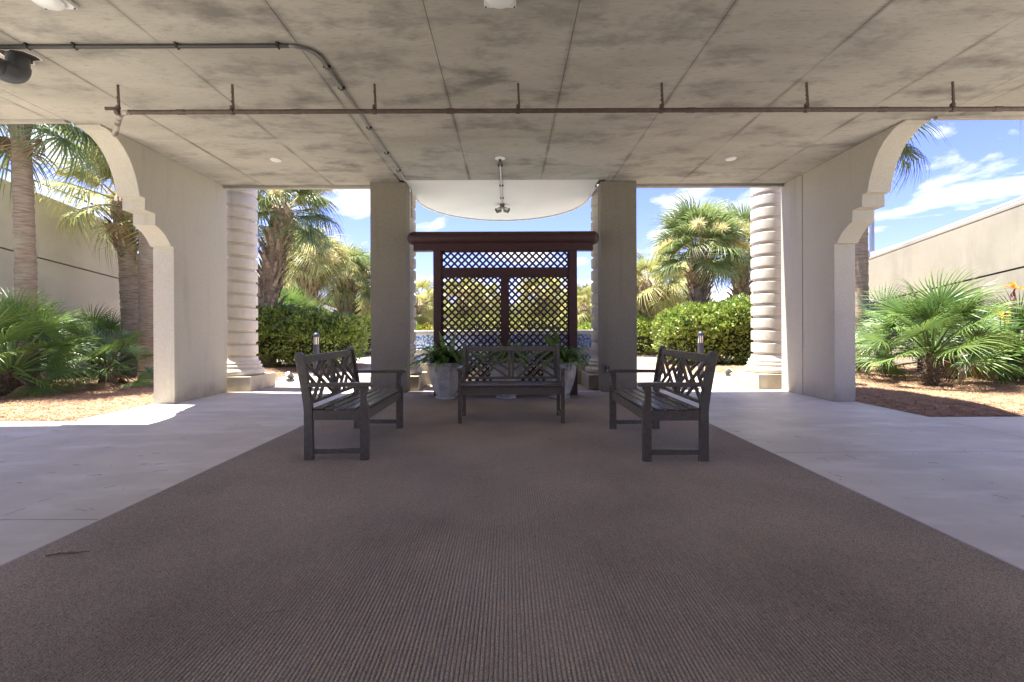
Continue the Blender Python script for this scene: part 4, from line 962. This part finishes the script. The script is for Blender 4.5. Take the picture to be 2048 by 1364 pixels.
# ------------------------------------------------------------------ PINE STRAW BEDS
def bed(name, x0, x1, y0, y1, nneed, seed, edges, rmp=.07, wob=.04):
    rnd = random.Random(seed); nx = max(2, int((x1 - x0) / .11)); ny = max(2, int((y1 - y0) / .11)); b = MB()
    def hz(x, y):
        d = 9
        if 'l' in edges: d = min(d, x - x0)
        if 'r' in edges: d = min(d, x1 - x)
        if 'b' in edges: d = min(d, y - y0)
        if 't' in edges: d = min(d, y1 - y)
        q = min(1, max(0, d) / .5)
        return -.006 + q * (.03 + rmp * (mnoise.fractal(Vector((x * .7, y * .7, seed)), 1, 2, 5) * .5 + .5)) + .012 * mnoise.noise(Vector((x * 7, y * 7, seed))) * q
    vs = [];
    for j in range(ny + 1):
        for i in range(nx + 1):
            x = x0 + (x1 - x0) * i / nx; y = y0 + (y1 - y0) * j / ny
            ox = wob * mnoise.noise(Vector((x * 3, y * 3, 1))); oy = wob * mnoise.noise(Vector((x * 3, y * 3, 7)))
            vs.append((x + ox, y + oy, hz(x, y)))
    fs = [(j * (nx + 1) + i, j * (nx + 1) + i + 1, (j + 1) * (nx + 1) + i + 1, (j + 1) * (nx + 1) + i) for j in range(ny) for i in range(nx)]
    b.add(vs, fs); o = b.obj(name, M['straw'], smooth=True); tag(o, kind='structure')
    b = MB(); vv = []; ff = []
    for i in range(nneed):
        x = rnd.uniform(x0, x1); y = rnd.uniform(y0 - .02, y1) if rnd.random() < .4 else y0 + (y1 - y0) * rnd.random() ** 1.6; a = rnd.uniform(0, 6.28); L = rnd.uniform(.06, .17); z = hz(x, y) + .006 + rnd.random() * .012
        dx, dy = math.cos(a) * L / 2, math.sin(a) * L / 2; w = .0026; wx, wy = -math.sin(a) * w, math.cos(a) * w; dz = rnd.uniform(-.012, .02); n0 = len(vv); cv = rnd.uniform(-.02, .02)
        vv += [(x - dx - wx, y - dy - wy, z - dz), (x - dx + wx, y - dy + wy, z - dz), (x + wx + wx / w * cv, y + wy + wy / w * cv, z + .008), (x - wx + wx / w * cv, y - wy + wy / w * cv, z + .008), (x + dx + wx, y + dy + wy, z + dz), (x + dx - wx, y + dy - wy, z + dz)]
        ff += [(n0, n0 + 1, n0 + 2, n0 + 3), (n0 + 3, n0 + 2, n0 + 4, n0 + 5)]
    b.v = vv; b.f = ff; o2 = obj('pine_straw', b.raw('pine_straw', M['needle'])); tag(o2, 'loose brown pine straw covering the ' + ('left' if x0 < 0 else 'right') + ' bed', 'pine straw', kind='stuff')
bed('mulch_bed', -10.95, NL - .012, ED + .05, 12.6, 30000, 1, 'rb')
bed('mulch_bed', NR + .02, 10.95, ED + .12, 13.0, 30000, 2, 'lb')
bed('mulch_bed', -9.5, -4.2, 11.9, 14.4, 4000, 3, 'rbt')
bed('mulch_bed', 4.3, 9.5, 11.2, 14.6, 6000, 4, 'lbt')
bed('mulch_bed', -9, -3.6, 19.0, 23, 1500, 5, 'rb')
bed('mulch_bed', 3.4, 9, 17.6, 23, 1500, 6, 'lb')

# ------------------------------------------------------------------ DEBRIS
def litter(x, y, z, L, w, rz, m, label, cat, name):
    b = MB(); b.add([(-L / 2, 0, .001), (-L * .15, -w / 2, .005), (L * .25, -w / 2, .004), (L / 2, 0, .009), (L * .25, w / 2, .004), (-L * .15, w / 2, .006), (0, 0, .008)],
                    [(0, 1, 6), (1, 2, 6), (2, 3, 6), (3, 4, 6), (4, 5, 6), (5, 0, 6)])
    return tag(obj(name, b.raw(name, M[m]), None, None, loc=(x, y, z), rot=(0, 0, rz)), label, cat)
litter(-.063, 1.90, .012, .022, .012, .3, 'leafdry', 'tiny pale leaf scrap alone in the middle of the carpet', 'leaf', 'leaf_scrap')
litter(PX(326, 2.97), 2.97, .012, .03, .012, 1.2, 'leafdry', 'small dry leaf near the left carpet edge', 'leaf', 'leaf_scrap')
litter(PX(1508, 3.15), 3.15, .012, .02, .012, 1.2, 'leafdry', 'tiny pale leaf scrap on the carpet near the right bench', 'leaf', 'leaf_scrap')
litter(PX(99, 7.2), 7.2, .07, .16, .06, .1, 'twig', 'dark fallen bark piece on the left pine straw', 'bark', 'bark_piece')
litter(PX(1890, 5.75), 5.85, .05, .12, .05, -.3, 'twig', 'dark fallen bark piece on the right pine straw near the paving', 'bark', 'bark_piece')
b = MB(); b.tube([(-.09, -.01, .004), (-.03, .0, .008), (.03, -.005, .006), (.085, .01, .005)], [.0025, .003, .0025, .0015], 5)
for i in range(16): b.tube([(-.08 + i * .01, 0, .006), (-.07 + i * .01, random.uniform(-.012, .012), .010)], .0015, 3)
tag(b.obj('twig', M['twig'], loc=(PX(135, 2.17), 2.17, .012), rot=(0, 0, .15)), 'short brown twig on the carpet at the lower left', 'twig')
for x, y, a, l in ((PX(363, 3.15), 3.15, 1.3, 'curved pale pine needle by the left carpet edge'), (PX(1697, 2.95), 2.95, .5, 'pale pine needle by the right carpet edge'), (PX(1535, 2.2), 2.2, 1.1, 'pale pine needle in the right half of the carpet'), (PX(1150, 1.43), 1.43, 1.2, 'pale pine needle at the bottom of the carpet')):
    b = MB(); b.tube([(-.045, 0, .003), (0, .008, .006), (.045, 0, .004)], .0013, 4)
    tag(b.obj('pine_needle', M['leafdry'], loc=(x, y, .012), rot=(0, 0, a)), l, 'pine needle')
b = MB(); rl = random.Random(5)
for i in range(150):
    if i % 3 == 0: x, y = rl.uniform(-2.3, 2.2), rl.uniform(1.4, 7.5)
    elif i % 3 == 1: x, y = -2.4 - abs(rl.gauss(0, 1.6)), rl.uniform(2.6, 7)
    else: x, y = 2.35 + abs(rl.gauss(0, 1.6)), rl.uniform(2.6, 7)
    if x < NL or x > NR: y = min(y, ED)
    z = .0125 if -2.36 < x < 2.3 else .001
    if i % 2:
        a = rl.uniform(0, 6.28); L = rl.uniform(.02, .05); b.tube([(x - L * math.cos(a), y - L * math.sin(a), z + .001), (x + .004, y, z + .003), (x + L * math.cos(a), y + L * math.sin(a), z + .001)], .0009, 3)
    else:
        q = rl.uniform(.004, .011); a = rl.uniform(0, 3); b.add([(x - q, y, z + .001), (x, y - q * .6, z + .003), (x + q, y + q * .3, z + .004), (x, y + q * .7, z + .002)], [(0, 1, 2, 3)])
tag(b.obj('leaf_litter', mat('litter', (.30, .22, .13), .9, (.09, .065, .045), 3, 2, .4, .6)), 'fine scraps of dry leaf and needle strewn over the paving and carpet', 'litter', kind='stuff')
# flush the names: numbers only as Blender's own suffixes
